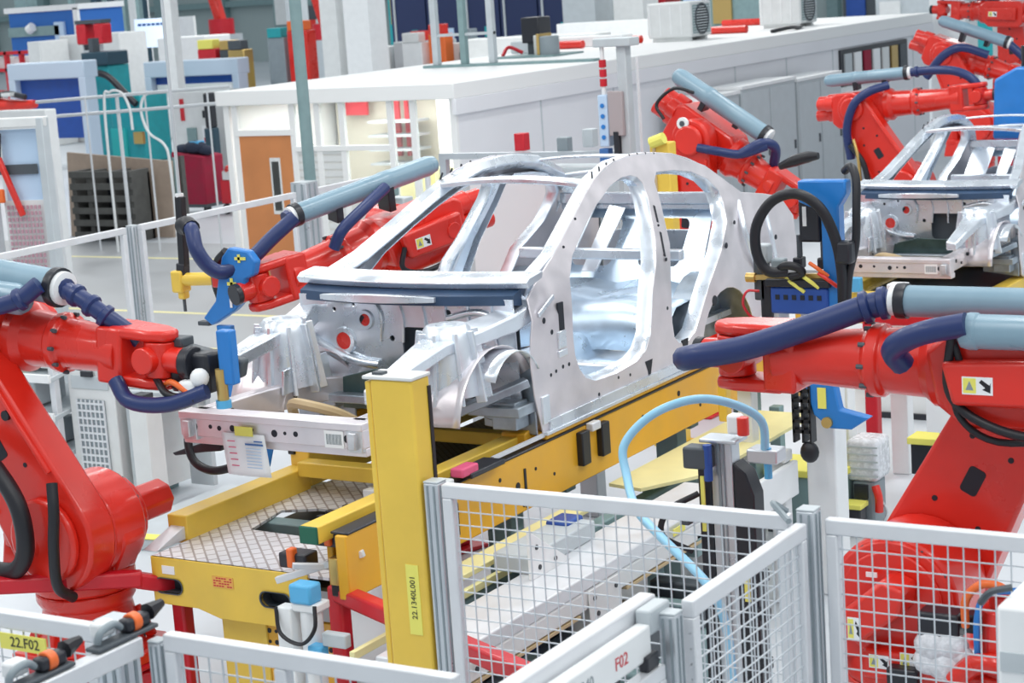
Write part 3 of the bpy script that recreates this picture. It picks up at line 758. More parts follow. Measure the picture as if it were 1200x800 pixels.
# ------------------------------------------------------------------ the robots round the line
# left foreground robot, reaching over to the near car's front corner
KL = 1.15
rl, A, K = robot('large red robot at the left edge with its forearm at the near car front corner',
    (-7.50, 7.5, 0), 0.0, (0.08, 1.26), (-0.57, 2.31), (0.72, 2.20), KL, 0.52, armw=1.12, tube=(-.45, .56, .30, -.05, -.03), tube_r=.082,
    hoses=[([(.58, .27, -.05), (.70, .24, -.06), (.84, .17, -.05), (.98, .06, .02)], .042, NAVY, (.1, .3, .5, .7)),
           ([(-.6, .10, -.30), (-.1, .15, -.32), (.20, .16, -.30), (.45, .22, -.22), (.55, .30, -.16)], .042, NAVY, (.5, .8)),
           ([(.95, -.10, -.12), (1.05, -.18, -.14), (1.25, -.17, -.12), (1.42, -.10, -.05)], .036, NAVY)])
m = MB(); m.lathe(A(.05, .245, -.16), Vector(A(1, 0)) - Vector(A(0, 0)), [(.05, -.4), (.085, -.35), (.085, .42), (.07, .45)], n=16)
m.build('cable_casing', TUBEB, rl, smooth=30, local=True)
m = MB(); m.tube([(-.30, -.42, 1.80), (-.10, -.45, 1.66), (.05, -.47, 1.48), (.07, -.47, 1.26), (-.02, -.46, 1.13), (-.20, -.44, 1.10), (-.40, -.42, 1.12)], .048, n=10)
m.build('cable_hose', BLACK, rl, smooth=60, local=True, label='black rubber hose')
m = MB(); m.tube([(.24, -.40, 1.60), (.27, -.44, 1.45), (.25, -.45, 1.25), (.22, -.42, 1.05), (.2, -.3, .95)], .030, n=10)
m.build('cable_hose', BLACK, rl, smooth=60, local=True, label='black rubber hose')
MB().prism([(-.03, 1.45), (.15, 1.48), (.22, 1.42), (.24, 1.25), (.16, 1.08), (.0, 1.08), (-.08, 1.21)], lambda x, z, t: (x, t, z), -.322, -.30).build('pocket_shade_plate', HOLE, rl, bevel=.02, local=True, label='near-black plate standing for the shaded pocket in the arm casting')  # raised near-black plate paints the pocket's shade onto the arm face
MB().sphere((.03, -.34, 1.22), .085, sc=(.7, .4, 1.1)).build('joint_cover', RED, rl, local=True)
MB().cyl((-.12, -.33, 1.92), (-.12, -.315, 1.92), .028, n=12).build('plug', BLACK, rl, local=True)
# right foreground robot
rr, A, K = robot('large red robot behind the mesh fence at the right edge, forearm across the near car',
    (-3.0, 8.0, 0), PI, (-0.05, 1.25), (-0.57, 2.25), (0.78, 2.25), KL, 0.45, motor='disc', tube=(-.62, .46, .235, .02), tube_r=.06,
    hoses=[([(.48, .235, .02), (.60, .21, .04), (.80, .14, .10), (1.05, .06, .16), (1.26, .02, .18), (1.33, .0, .14)], .05, NAVY, (.12, .2)),
           ([(.40, .03, .20), (.42, .09, .25), (.36, .14, .29), (.26, .18, .31), (.12, .21, .31)], .045, NAVY),
           ([(.20, .16, .24), (.22, -.05, .23), (.10, -.16, .24), (-.15, -.20, .28), (-.5, -.16, .25)], .018, BLACK),
           ([(.21, .18, .235), (.17, .0, .22), (.20, -.14, .2), (.05, -.24, .2), (-.3, -.20, .2)], .014, BLACK)])
m = MB(); d0 = Vector(A(-1, 0)) - Vector(A(0, 0))
m.lathe(A(.16, .205, .31), d0, [(.04, -.03), (.07, -.01), (.078, .02), (.078, .05), (.072, .06), (.072, .7)], n=18)
m.build('cable_casing', TUBEB, rr, smooth=30, local=True)
m = MB()
m.cyl((-.60, .45, .70), (-.60, .45, 1.34), .10, n=18); m.cyl((-.60, .45, 1.34), (-.60, .45, 1.40), .07, n=12); m.cyl((-.60, .45, 1.0), (-.60, .45, 1.06), .115, n=18)
m.build('balance_motor', RED, rr, bevel=.01, local=True)
MB().box(-.56, .20, .75, -.20, .44, 1.02).build('motor_bracket', RED, rr, bevel=.02, local=True)
MB().prism([(.14, 1.14), (.12, 1.24), (-.08, 1.41), (-.18, 1.37), (-.16, 1.26), (.02, 1.12)], lambda x, z, t: (x, t, z), .32, .50).build('gear_cover', RED, rr, bevel=.02, local=True)
MB().box(-.42, .40, 1.19, -.24, .52, 1.30).build('connector_box', BLACKP, rr, bevel=.012, local=True); MB().box(-.52, .40, 1.22, -.43, .50, 1.30).build('connector_box', BLACKP, rr, bevel=.012, local=True); MB().box(-.08, .34, .92, -.22, .48, 1.02).build('connector_box', BLACKP, rr, bevel=.012, local=True)
m = MB(); m.tube([(-.45, .52, 1.26), (-.46, .54, 1.38), (-.52, .54, 1.45), (-.60, .53, 1.45), (-.68, .5, 1.38)], .018); m.build('cable', ORANGE, rr, smooth=60, local=True, label='orange cable')
m = MB(); m.tube([(-.50, .53, 1.12), (-.51, .55, 1.32), (-.56, .55, 1.42), (-.70, .52, 1.44)], .014); m.build('cable', BLUE, rr, smooth=60, local=True, label='blue cable')
m = MB()
for q, (cx, cz, sz_) in enumerate(((-.30, 1.15, .07), (-.38, 1.16, .065), (-.28, 1.08, .06), (-.35, 1.07, .07), (-.42, 1.12, .05))):
    m.sphere((cx, .50, cz), sz_, n=12, m=7, sc=(1.2, .6, 1))
stuff(m.build('protective_wrap', FILM, rr, smooth=60, local=True, label='cloudy plastic wrap'))
MB().tube([(-.40, .53, 1.02), (-.48, .54, 1.10), (-.58, .57, 1.13), (-.68, .56, 1.10)], .045, n=8).build('red_sleeve', RED, rr, smooth=60, local=True)
warning_sign(rr, (.045, .501, 1.185), (-1, 0, 0), (0, 0, 1), (0, 1, 0), .06, .10)
MB().cbox((.02, .345, 1.38), (.05, .006, .022)).build('white_sticker', PAPER, rr, local=True)
MB().cbox((-.10, .36, 1.0), (.30, .12, .14)).build('lower_cover', RED, rr, bevel=.02, local=True)
warning_sign(rr, (-.03, .422, 1.02), (-1, 0, 0), (0, 0, 1), (0, 1, 0), .09, .06)
warning_sign(rr, (-.17, .422, 1.04), (-1, 0, 0), (0, 0, 1), (0, 1, 0), .09, .07)
# robot working from the far side of the near car, seen through its windscreen frame
fw = Vector((-.42, -1.22)).normalized()
r1, A, K = robot('red robot on the far side of the near car, seen through its windscreen opening',
    (-7.81 + fw.x * .1, 11.3 + fw.y * .1, 0), math.atan2(fw.y, fw.x), (-.06, 1.2), (-.10, 2.30), (1.18, 2.10), KL, .5, tube=(-.22, .80, .36, .05, -.02), tube_r=.062,
    hoses=[([(.82, .34, .05), (.87, .33, .05)], .05, NAVY),
           ([(.66, .10, .16), (.60, .20, .2), (.42, .28, .2), (.2, .34, .14)], .035, NAVY),
           ([(.22, -.02, .24), (.26, -.14, .24), (.1, -.2, .26), (-.2, -.16, .28)], .016, BLACK)])
hz = MB().tube([(-8.02, 10.30, 2.54), (-8.13, 10.18, 2.42), (-8.24, 10.06, 2.29), (-8.38, 9.96, 2.22), (-8.46, 9.90, 2.26), (-8.52, 9.86, 2.38), (-8.58, 9.90, 2.50), (-8.66, 9.95, 2.53)], .05, n=10).build('cable_hose', NAVY, r1, smooth=60)
MB().tube([(-8.60, 9.92, 2.51), (-8.66, 9.95, 2.53), (-8.72, 9.98, 2.52)], .062, n=12).build('hose_cap', BLACK, r1, smooth=60)
# robot between the two cars
r2, A, K = robot('red robot behind the near car roof with its forearm sloping down to the right',
    (-7.9, 15.8, 0), 0.0, (.10, 1.2), (.24, 2.50), (1.10, 1.93), 1.12, .5, tube=(-.42, .44, .30, -.02), tube_r=.072,
    hoses=[([(.40, .12, -.2), (.48, .26, -.12), (.56, .26, -.02), (.60, .12, .05)], .04, NAVY), ([(.1, .0, -.3), (.25, .06, -.28), (.40, .12, -.2), (.52, .26, -.1)], .035, NAVY),
           ([(-.2, -.1, -.28), (.0, -.25, -.30), (.15, -.5, -.30), (.1, -.8, -.3)], .02, ORANGE), ([(-.3, .0, -.2), (-.42, .06, -.18), (-.36, .24, -.16), (-.2, .3, -.15)], .014, BLACK)])
MB().tube([(-6.86, 15.6, 2.25), (-6.72, 15.6, 2.30), (-6.60, 15.6, 2.33), (-6.50, 15.6, 2.34)], [.03, .05, .05, .03], n=8).build('black_sleeve', BLACK, r2, smooth=60)
MB().cyl(A(-.12, .10, -.34), A(-.12, .10, -.31), .055, n=16).build('axis_cover', WHITE, r2, bevel=.004, local=True, label='white round axis cover')
MB().cyl(A(-.12, .10, -.345), A(-.12, .10, -.335), .025, n=12).build('cover_plug', DGREY, r2, local=True)
r3, A, K = robot('red robot stretching a level forearm above the roof of the second car',
    (-7.95, 21.5, 0), 0.0, (.10, 1.35), (-.45, 2.27), (.96, 2.36), 1.12, .5, tube=(-.32, .52, .30, -.02), tube_r=.065,
    hoses=[([(.54, .30, -.02), (.8, .30, -.02), (1.05, .26, -.02), (1.22, .14, -.02), (1.27, -.05, -.02)], .045, NAVY, (.1,)), ([(-.05, -.5, -.3), (-.05, -.2, -.34), (.05, .05, -.34), (.2, .16, -.28), (.36, .2, -.15)], .045, NAVY),
           ([(-.02, -.35, -.36), (.1, -.55, -.36), (.15, -.8, -.34), (.3, -1.0, -.3)], .03, BLACK), ([(.02, -.3, -.36), (.06, -.5, -.38), (.05, -.75, -.36)], .018, BRASS)])
r4, A, K = robot('red robot second from the far right corner with its arm sloping down to the right',
    (-8.4, 25.5, 0), 0.0, (.12, 1.7), (-.30, 2.62), (.80, 2.22), 1.12, .8, tube=(-.20, .62, .34, -.02), tube_r=.07,
    hoses=[([(.64, .33, -.02), (.85, .24, -.02), (1.05, .12, -.02)], .05, NAVY), ([(-.1, -.3, -.3), (.02, .0, -.32), (.2, .16, -.3), (.5, .16, -.2)], .05, NAVY)])
r5, A, K = robot('red robot farthest away in the upper right corner beside the white column',
    (-9.2, 30.0, 0), PI, (.06, 1.9), (.14, 2.98), (1.15, 3.06), 1.1, 1.0, tube=(.1, .9, .22, .05), tube_r=.07)
# ------------------------------------------------------------------ conveyor under the near car
cv = thing('skid_conveyor', 'yellow conveyor frame with tread plate deck carrying the near car body', 'conveyor', (CX, 9.5, 0))
def frame_xz(y): return lambda x, z, t: (x, y + t, z)
slot1 = [(CX + a, b) for a, b in rrect(-.635, .905, -.455, .985, .038)]
slot2 = [(CX + a, b) for a, b in rrect(.075, .905, .265, .985, .038)]
MB().holed([(-7.05, .84), (-6.75, .84), (-6.60, .80), (-6.02, .80), (-6.0, 1.10), (-7.05, 1.10)], [slot1, slot2], frame_xz(7.545), 0, .02).build('end_plate', YEL, cv, bevel=.004)
m = MB(); m.box(-7.03, 7.62, .88, -6.05, 7.63, 1.02); m.build('plate_backing', HOLE, cv)
m = MB()
for sl in (slot1, slot2):
    R = [[(x + (x - sum(p[0] for p in sl) / len(sl)) * .08, 7.538, z + (z - .945) * .12), (x, 7.538, z), (x, 7.62, z)] for x, z in sl]; R.append(R[0]); m.rings(R, closed=False, caps=False)
stuff(m.build('slot_lining', DGREY, cv, label='dark slot rims'))
MB().cbox((-6.93, 7.543, 1.035), (.085, .004, .045)).build('blank_sticker', PAPER, cv, label='blank white sticker')
stk = MB().cbox((-6.56, 7.543, 1.005), (.14, .003, .06)).build('notice_sticker', mat('orange_tint', (.80, .42, .10), .6), cv, label='orange notice sticker')
m = MB()
for r_ in range(4):
    for c_ in range(7):
        if (r_ * 7 + c_) % 5: m.cbox((-6.615 + c_ * .018, 7.541, 1.026 - r_ * .014), (.014, .001, .007))
stuff(m.build('notice_print', RED2, stk))
deck_o = [(-7.05, 7.55), (-5.80, 7.55), (-5.80, 9.55), (-7.05, 9.55)]
MB().holed(deck_o, [[(-6.84, 8.14), (-6.40, 8.12), (-6.30, 8.50), (-6.42, 8.62), (-6.72, 8.62), (-6.92, 8.52)]], lambda x, y, t: (x, y, 1.085 + t), 0, .015).build('deck_plate', TREAD, cv)
MB().box(-7.02, 7.64, .99, -5.87, 9.5, 1.01).build('well_floor', mat('shaded_olive', (.055, .05, .02), .5), cv)  # darkness of the well put into this sheet's near-black olive colour
MB().box(-7.02, 9.56, 1.08, -5.82, 12.6, 1.10).build('deck_grating', GRATE, cv)
m = MB()
for k in range(16): m.cbox((-6.44 + .022 * k * .6, 8.32 + .062 * k, 1.135 + .012 * (k % 2)), (.12, .045, .06))
chn = m.build('cable_chain', BLACK, cv, bevel=.006); stuff(chn)
MB().cbox((-6.50, 8.86, 1.15), (.10, .10, .05)).build('chain_bracket', WHITE, cv, bevel=.005)
def side_rail(name, x0, y0, z0, x1, y1, z1, m_): return MB().box(x0, y0, z0, x1, y1, z1).build(name, m_, cv, bevel=.008)
side_rail('side_rail', -7.19, 7.86, 1.075, -7.05, 8.98, 1.235, YEL)
side_rail('side_rail', -7.19, 8.98, 1.11, -7.05, 12.6, 1.33, YEL)
side_rail('rail_stop', -7.195, 8.965, 1.30, -7.145, 9.02, 1.36, BLACKP)
side_rail('rail_stop', -7.17, 9.95, 1.33, -7.10, 10.03, 1.37, BLACKP)
m = MB(); m.prism([(7.62, 1.10), (7.88, 1.10), (7.88, 1.18)], lambda y, z, t: (-7.17 + t, y, z), 0, .10); m.build('entry_ramp', RAILW, cv, bevel=.004)
side_rail('cross_member', -7.05, 8.86, 1.20, -5.80, 8.97, 1.29, YEL); side_rail('cross_member', -7.05, 9.70, 1.24, -5.78, 9.80, 1.32, YEL)
side_rail('brace', -6.22, 8.97, 1.20, -6.10, 9.70, 1.27, YEL)
# near side beam: lower web, upper tube with green end cap, skid above
side_rail('near_beam', -5.62, 7.30, 1.09, -5.555, 12.9, 1.415, YEL2)
side_rail('near_tube', -5.80, 7.27, 1.37, -5.69, 12.6, 1.46, YEL)
side_rail('tube_cap', -5.80, 7.255, 1.37, -5.69, 7.27, 1.46, mat('dark_green', (.01, .12, .07), .5))
side_rail('near_beam_web', -5.79, 7.45, 1.09, -5.75, 12.6, 1.37, YEL2)
side_rail('beam_gap_strip', -5.66, 7.32, 1.413, -5.552, 12.2, 1.427, BLACKP)
side_rail('skid_beam', -5.72, 9.25, 1.427, -5.56, 12.3, 1.462, YEL2); side_rail('skid_beam', -7.19, 9.25, 1.33, -7.03, 12.3, 1.462, YEL2)
MB().prism([(9.15, 1.40), (9.45, 1.40), (9.45, 1.46), (9.24, 1.50), (9.15, 1.48)], lambda y, z, t: (-5.80 + t, y, z), 0, .16).build('skid_bracket', YEL2, cv, bevel=.008)
m = MB(); m.prism([(12.4, 1.09), (13.3, .70), (13.3, .98), (12.9, 1.41), (12.4, 1.41)], lambda y, z, t: (-5.62 + t, y, z), 0, .06); m.build('rear_gusset', YEL2, cv, bevel=.006)
for y in (9.62, 9.86): MB().cbox((-5.535, y, 1.295), (.045, .095, .20)).build('clip_pad', BLACK, cv, bevel=.008)
for y in (8.02, 8.20): MB().cbox((-5.535, y, 1.25), (.045, .085, .18)).build('clip_pad', BLACK, cv, bevel=.008)
MB().cbox((-5.53, 9.74, 1.40), (.05, .10, .05)).build('clip_bridge', RAILW, cv, bevel=.008)
MB().cbox((-5.56, 8.52, 1.45), (.14, .34, .03)).build('clip_bar', BLACKP, cv, bevel=.008); MB().cbox((-5.54, 8.36, 1.48), (.08, .16, .05)).build('sensor_head', PINKW, cv, bevel=.01, label='dark red sensor head'); MB().cbox((-5.55, 8.12, 1.455), (.10, .16, .05)).build('roller_block', OFFW, cv, bevel=.01); MB().beam((-5.58, 8.7, 1.455), (-5.58, 9.25, 1.455), .02, .02).build('sensor_bar', RAILW, cv)
m = MB()
for y, z, r in ((8.9, 1.25, .022), (9.1, 1.3, .01), (9.3, 1.22, .01), (10.4, 1.30, .014), (10.9, 1.34, .018), (7.62, 1.24, .016), (7.75, 1.30, .012), (11.2, 1.2, .012), (8.72, 1.33, .012), (7.85, 1.14, .01), (8.95, 1.13, .012), (8.95, 1.20, .012)):
    m.cyl((-5.556, y, z), (-5.551, y, z), r, n=10)
m.cbox((-5.552, 8.98, 1.22), (.006, .02, .22))
stuff(m.build('beam_bolts', HOLE, cv))
# drive leg under the end plate and the other legs
m = MB(); m.box(-6.66, 7.62, 0, -6.36, 7.72, .84); m.box(-6.62, 7.72, 0, -6.40, 8.1, .84); m.build('front_leg', YEL, cv, bevel=.008)
dr = MB().box(-6.36, 7.63, .40, -5.86, 7.66, .82).build('drive_plate', YEL2, cv, bevel=.004)
m = MB()
for i in range(3):
    for j in range(3):
        for ox in (-6.30, -5.95):
            m.cyl((ox - .05 + .045 * i, 7.632, .74 - .06 * j), (ox - .05 + .045 * i, 7.627, .74 - .06 * j), .010 if (i + j) % 2 else .014, n=8)
stuff(m.build('plate_holes', HOLE, dr))
MB().lathe((-6.14, 7.64, .765), (0, -1, 0), [(.095, 0), (.095, .03), (.085, .04), (.06, .04), (.055, .01), (.001, .01)], n=24).build('drive_flange', MGREY, dr, smooth=30); MB().cyl((-6.14, 7.62, .765), (-6.14, 7.60, .765), .045, n=16).build('drive_shaft', BLACKP, dr)
for y in (9.1, 11.2, 12.4):
    MB().box(-5.86, y - .07, .0, -5.70, y + .07, 1.09).build('conveyor_leg', GSTEEL, cv, bevel=.008)
    MB().box(-7.15, y - .07, .0, -7.0, y + .07, 1.09).build('conveyor_leg', LGREY, cv, bevel=.008)
for y in (8.4, 9.9, 11.6): MB().box(-7.05, y - .06, .94, -5.8, y + .06, 1.08).build('under_beam', GSTEEL, cv, bevel=.008)
# stands holding the near body above the skid
st = thing('body_support', 'steel locating pins', 'support', (CX, 10.3, 1.455)); st['label'] = 'steel locating pins holding the near car body above the conveyor'
for x, y in ((-5.98, 9.6), (-6.80, 9.6), (-5.98, 11.1), (-6.80, 11.1)):
    MB().lathe((x, y, 1.10), (0, 0, 1), [(.06, 0), (.06, .2), (.035, .22), (.035, .34), (.02, .41)], n=12).build('locating_pin', PROF, st, smooth=40)

# second station conveyor
cv2 = thing('skid_conveyor', 'yellow conveyor frame under the second car body at the right', 'conveyor', (CX, 18.5, 0))
for x0, x1 in ((-7.19, -7.05), (-5.72, -5.58)): MB().box(x0, 16.55, .58, x1, 21.5, .86).build('side_rail', YEL, cv2, bevel=.01)
for y in (16.6, 17.6, 19.5): MB().box(-7.05, y, .70, -5.72, y + .1, .80).build('cross_member', YEL, cv2, bevel=.01)
for x in (-7.1, -5.65):
    for y in (16.8, 19, 21): MB().box(x - .06, y, 0, x + .06, y + .12, .58).build('leg', YEL, cv2, bevel=.008)
MB().box(-7.0, 16.9, .74, -5.75, 21.4, .76).build('deck_grating', GRATE, cv2)
MB().box(-6.95, 16.50, .93, -6.1, 16.62, 1.0).build('front_bar', YEL, cv2, bevel=.01)
for x in (-6.8, -6.0):
    for y in (17.2, 20.2): MB().cyl((x, y, .76), (x, y, .90), .04, n=10).build('locating_pin', PROF, cv2)
MB().cbox((-6.55, 16.48, 1.08), (.10, .08, .13)).build('clamp_head', SKYB, cv2, bevel=.01, label='light blue clamp head')
MB().cbox((-5.75, 16.6, .96), (.70, .10, .07)).build('red_bar', RED, cv2, bevel=.01, label='red locking bar')

# ------------------------------------------------------------------ guard rails
def guard(label, segs, w=.085):
    g = thing('guard_rail', label, 'guard rail', (segs[0][1][0], segs[0][1][1], 0))
    for n, p, q in segs: MB().beam(p, q, w, w).build(n, RED2, g, bevel=.015)
    return g
guard('red square guard rail in front of the left robot base', [('rail', (-8.6, 6.04, 1.16), (-7.07, 7.49, .99)), ('post', (-6.98, 7.68, 0), (-6.98, 7.68, .94)), ('link', (-7.10, 7.46, .99), (-6.98, 7.68, .90)), ('low_rail', (-7.50, 7.08, .42), (-6.98, 7.68, .42))])
guard('red square guard rail beside the yellow post', [('rail', (-5.70, 7.40, 1.09), (-3.95, 6.62, 1.09)), ('post', (-5.70, 7.40, 0), (-5.70, 7.40, 1.13)), ('low_rail', (-5.70, 7.40, .55), (-4.3, 6.78, .55))])

# ------------------------------------------------------------------ mesh fences
def wire_mesh(name, p0, p1, z0, z1, parent, step=.055, w=.0045):
    p0, p1 = Vector((*p0, 0)), Vector((*p1, 0)); d = p1 - p0; L = d.length; d.normalize(); n = Vector((-d.y, d.x, 0))
    m = MB()
    k = int(L / step)
    for i in range(1, k):
        c = p0 + d * (L * i / k)
        m.beam((c.x, c.y, z0), (c.x, c.y, z1), w, w, up=n)
    k = int((z1 - z0) / step)
    for i in range(1, k):
        z = z0 + (z1 - z0) * i / k
        a = p0 + n * w; b = p1 + n * w
        m.beam((a.x, a.y, z), (b.x, b.y, z), w, w)
    return stuff(m.build(name, WIRE, parent, smooth=0))
def panel(label, p0, p1, z0=.12, z1=2.03, tw=.045, th=.058, mesh=True, step=.055, mid=None, m_=RAILW, group='mesh fence panels'):
    c = ((p0[0] + p1[0]) / 2, (p0[1] + p1[1]) / 2, 0)
    f = thing('mesh_fence_panel', label, 'fence', c, 0, group)
    P0, P1 = Vector((*p0, 0)), Vector((*p1, 0)); d = (P1 - P0).normalized()
    MB().beam((p0[0], p0[1], z1 - th / 2), (p1[0], p1[1], z1 - th / 2), tw, th).build('top_rail', m_, f, bevel=.006)
    MB().beam((p0[0], p0[1], z0 + th / 2), (p1[0], p1[1], z0 + th / 2), tw, th).build('bottom_rail', m_, f, bevel=.006)
    for q in (P0 + d * tw / 2, P1 - d * tw / 2): MB().beam((q.x, q.y, z0 + th), (q.x, q.y, z1 - th), tw, tw, up=(d.x, d.y, 0)).build('stile', m_, f, bevel=.006)
    if mid:
        for t in mid: q = P0.lerp(P1, t); MB().beam((q.x, q.y, z0 + th), (q.x, q.y, z1 - th), tw, tw, up=(d.x, d.y, 0)).build('mullion', m_, f, bevel=.006)
    if mesh: wire_mesh('wire_mesh', p0, p1, z0 + th, z1 - th, f, step)
    return f
def fpost(label, x, y, z=2.03, w=.07, m_=PROF, group='fence posts'):
    f = thing('fence_post', label, 'post', (x, y, 0), 0, group)
    MB().box(x - w / 2, y - w / 2, 0.012, x + w / 2, y + w / 2, z).build('shaft', m_, f, bevel=.006)
    m = MB()
    for s in (-1, 1):
        m.cbox((x + s * w * .22, y - w / 2 - .001, z / 2), (w * .12, .004, z - .02)); m.cbox((x + w / 2 + .001, y + s * w * .22, z / 2), (.004, w * .12, z - .02))
    m.build('groove', MGREY, f)
    MB().box(x - w * .9, y - w * .9, 0, x + w * .9, y + w * .9, .012).build('foot_plate', PROF, f)
    MB().box(x - w * .5, y - w * .5, z, x + w * .5, y + w * .5, z + .008).build('post_cap', LGREY, f, bevel=.003)
    return f
panel('mesh fence panel between the yellow post and the corner post', (-4.30, 6.33), (-2.80, 6.33))
panel('mesh fence panel in front of the right robot base', (-2.66, 6.33), (-.6, 6.33))
panel('mesh fence panel running from the corner post toward the viewer', (-2.72, 6.24), (-2.72, 5.32), step=.05)
fpost('aluminium corner post where three mesh panels meet', -2.72, 6.31, 2.06)
fpost('aluminium post against the right side of the yellow post', -4.37, 6.37, 2.02)
m = MB().tube([(-2.80, 6.30, 2.05), (-2.83, 6.25, 2.09), (-2.78, 6.22, 2.06), (-2.74, 6.18, 2.05)], .012, n=6); tag(m.build('cable_clip', MGREY), 'small grey clip on top of the corner post', 'clip')
fpost('slim gate post at the near end of the side mesh panel', -2.755, 5.27, 2.0, w=.06)
# sliding gate, nearest piece of fence
g = thing('sliding_gate', 'light grey sliding gate with lettered top rail at the bottom of the picture', 'gate', (-2.84, 4.6, 0))
MB().box(-2.90, 3.4, 1.955, -2.84, 5.34, 2.035).build('top_rail', RAILW, g, bevel=.008)
MB().box(-2.83, 3.4, 1.88, -2.78, 5.18, 1.99).build('track_rail', WHITE, g, bevel=.008)
MB().box(-2.835, 5.18, 1.95, -2.78, 5.32, 2.03).build('track_stop', LGREY, g, bevel=.008)
MB().box(-2.80, 3.4, 1.80, -2.755, 5.22, 1.85).build('leaf_rail', RAILW, g, bevel=.006)
MB().box(-2.80, 5.18, .12, -2.755, 5.225, 1.80).build('leaf_stile', RAILW, g, bevel=.006)
for y in (4.55, 4.72, 4.89, 5.06): MB().box(-2.795, y - .014, .12, -2.765, y + .014, 1.80).build('bar', RAILW, g, bevel=.004)
wire_mesh('wire_mesh', (-2.79, 3.4), (-2.79, 5.2), .15, 1.8, g, .05)
MB().box(-2.80, 5.12, 1.85, -2.765, 5.20, 1.90).build('latch_block', BLACKP, g, bevel=.006)
label_text('gate_lettering', '22.1340', .052, MGREY, g, (-2.7792, 4.72, 1.935), (PI / 2, 0, PI / 2))
label_text('gate_number', 'F02', .058, RED2, g, (-2.7792, 4.98, 1.935), (PI / 2, 0, PI / 2))
# bottom left fence with its gate
panel('mesh fence panel at the bottom left corner carrying a yellow tag', (-5.9, 4.46), (-4.43, 4.46))
panel('mesh fence panel below the yellow end plate', (-4.15, 4.48), (-3.05, 4.48), mid=(.42,))
fpost('aluminium double post beside the bottom left latch', -4.36, 4.47, 2.05, w=.10)
fpost('second aluminium post close to the bottom left latch', -4.20, 4.49, 1.99, w=.05)
tg = MB().cbox((-4.745, 4.43, 1.935), (.21, .006, .055)).build('yellow_tag', STICKY); tag(tg, 'yellow number tag on the bottom left fence', 'tag')
label_text('tag_lettering', '22.F02', .05, BLACK, tg, (-4.735, 4.4262, 1.935), (PI / 2, 0, 0))
gg = thing('swing_gate', 'light grey gate rail with latch running toward the viewer at bottom left', 'gate', (-4.24, 4.1, 0))
MB().box(-4.27, 2.9, 1.955, -4.215, 4.44, 2.02).build('top_rail', RAILW, gg, bevel=.006)
MB().box(-4.27, 2.9, 1.75, -4.225, 4.40, 1.80).build('lower_rail', RAILW, gg, bevel=.006)
wire_mesh('wire_mesh', (-4.25, 2.9), (-4.25, 4.42), .2, 1.75, gg)
def latch(label, x, y, z, mirror=1):
    l = thing('gate_latch', label, 'latch', (x, y, z), 0.0, 'gate latches')
    MB().box(x - .025, y - .15, z, x + .035, y + .13, z + .015).build('latch_plate', DGREY, l, bevel=.006)
    MB().box(x - .025, y + .0, z + .015, x + .025, y + .11, z + .06).build('latch_body', BLACKP, l, bevel=.012)
    MB().cyl((x, y + .03, z + .04), (x, y + .065, z + .04), .032, n=14).build('latch_collar', ORANGE, l, bevel=.004, label='orange collar')
    MB().tube([(x, y - .12, z + .02), (x + .01, y - .11, z + .055), (x + .01, y - .05, z + .065), (x, y - .01, z + .04)], .012, n=8).build('latch_handle', MGREY, l, smooth=60)
    MB().cbox((x - .03, y - .06, z + .05), (.05, .07, .05)).build('latch_lug', WHITE, l, bevel=.01)
    MB().tube([(x, y + .12, z + .05), (x, y + .19, z + .06)], [.03, .014], n=8, res=1).build('latch_tip', BLACK, l)
    return l
latch('black and orange gate latch beside the bottom left post', -4.26, 4.40, 2.022)
latch('black and orange gate latch at the very bottom left', -4.26, 4.02, 2.022)

# ------------------------------------------------------------------ yellow light curtain post
lp = thing('light_curtain_post', 'tall yellow square post with a number label in the centre foreground', 'post', (-4.535, 6.40, 0))
MB().box(-4.625, 6.33, 0.02, -4.42, 6.46, 2.44).build('housing', YEL, lp, bevel=.01)
MB().box(-4.655, 6.335, .02, -4.628, 6.45, 2.43).build('edge_strip', YEL, lp, bevel=.006)
MB().box(-4.629, 6.34, .02, -4.622, 6.44, 2.42).build('seam', TAN, lp)
MB().box(-4.66, 6.325, 2.44, -4.415, 6.465, 2.455).build('top_cap', OFFW, lp, bevel=.004, label='off-white cap')
MB().cbox((-4.60, 6.37, 2.46), (.05, .04, .012)).build('cap_screw', DGREY, lp)
MB().box(-4.70, 6.28, 0, -4.38, 6.52, .02).build('foot_plate', YEL, lp, bevel=.004)
MB().box(-4.42, 6.438, .02, -4.414, 6.458, 2.40).build('side_seal', BLACK, lp)
lt = MB().cbox((-4.488, 6.3285, 1.52), (.062, .003, .30)).build('number_label', STICKY, lp, bevel=0, label='long yellow number label')
label_text('number_lettering', '22.1340L001', .036, BLACK, lp, (-4.488, 6.3265, 1.53), (PI / 2, -PI / 2, 0))

# ------------------------------------------------------------------ sensor column and clamp by the end plate
sc_ = thing('sensor_stand', 'white sensor stand with a sky blue head at the conveyor front corner', 'stand', (-5.69, 7.16, 0))
MB().cyl((-5.69, 7.16, .02), (-5.69, 7.16, 1.08), .055, n=18).build('column', WHITE, sc_, smooth=40); MB().cyl((-5.69, 7.16, 0), (-5.69, 7.16, .02), .10, n=18).build('foot', WHITE, sc_)
MB().cbox((-5.69, 7.16, 1.10), (.15, .12, .045)).build('head_plate', WHITE, sc_, bevel=.01); MB().cbox((-5.70, 7.14, 1.17), (.13, .10, .10)).build('sensor_head', SKYB, sc_, bevel=.015)
MB().cbox((-5.80, 7.12, .6), (.09, .08, 1.0)).build('side_pillar', WHITE, sc_, bevel=.008)
MB().cbox((-5.62, 7.10, .88), (.08, .07, .10)).build('cable_gland', SKYB, sc_, bevel=.01); MB().cbox((-5.52, 7.12, .96), (.14, .05, .07)).build('junction_box', LGREY, sc_, bevel=.008)
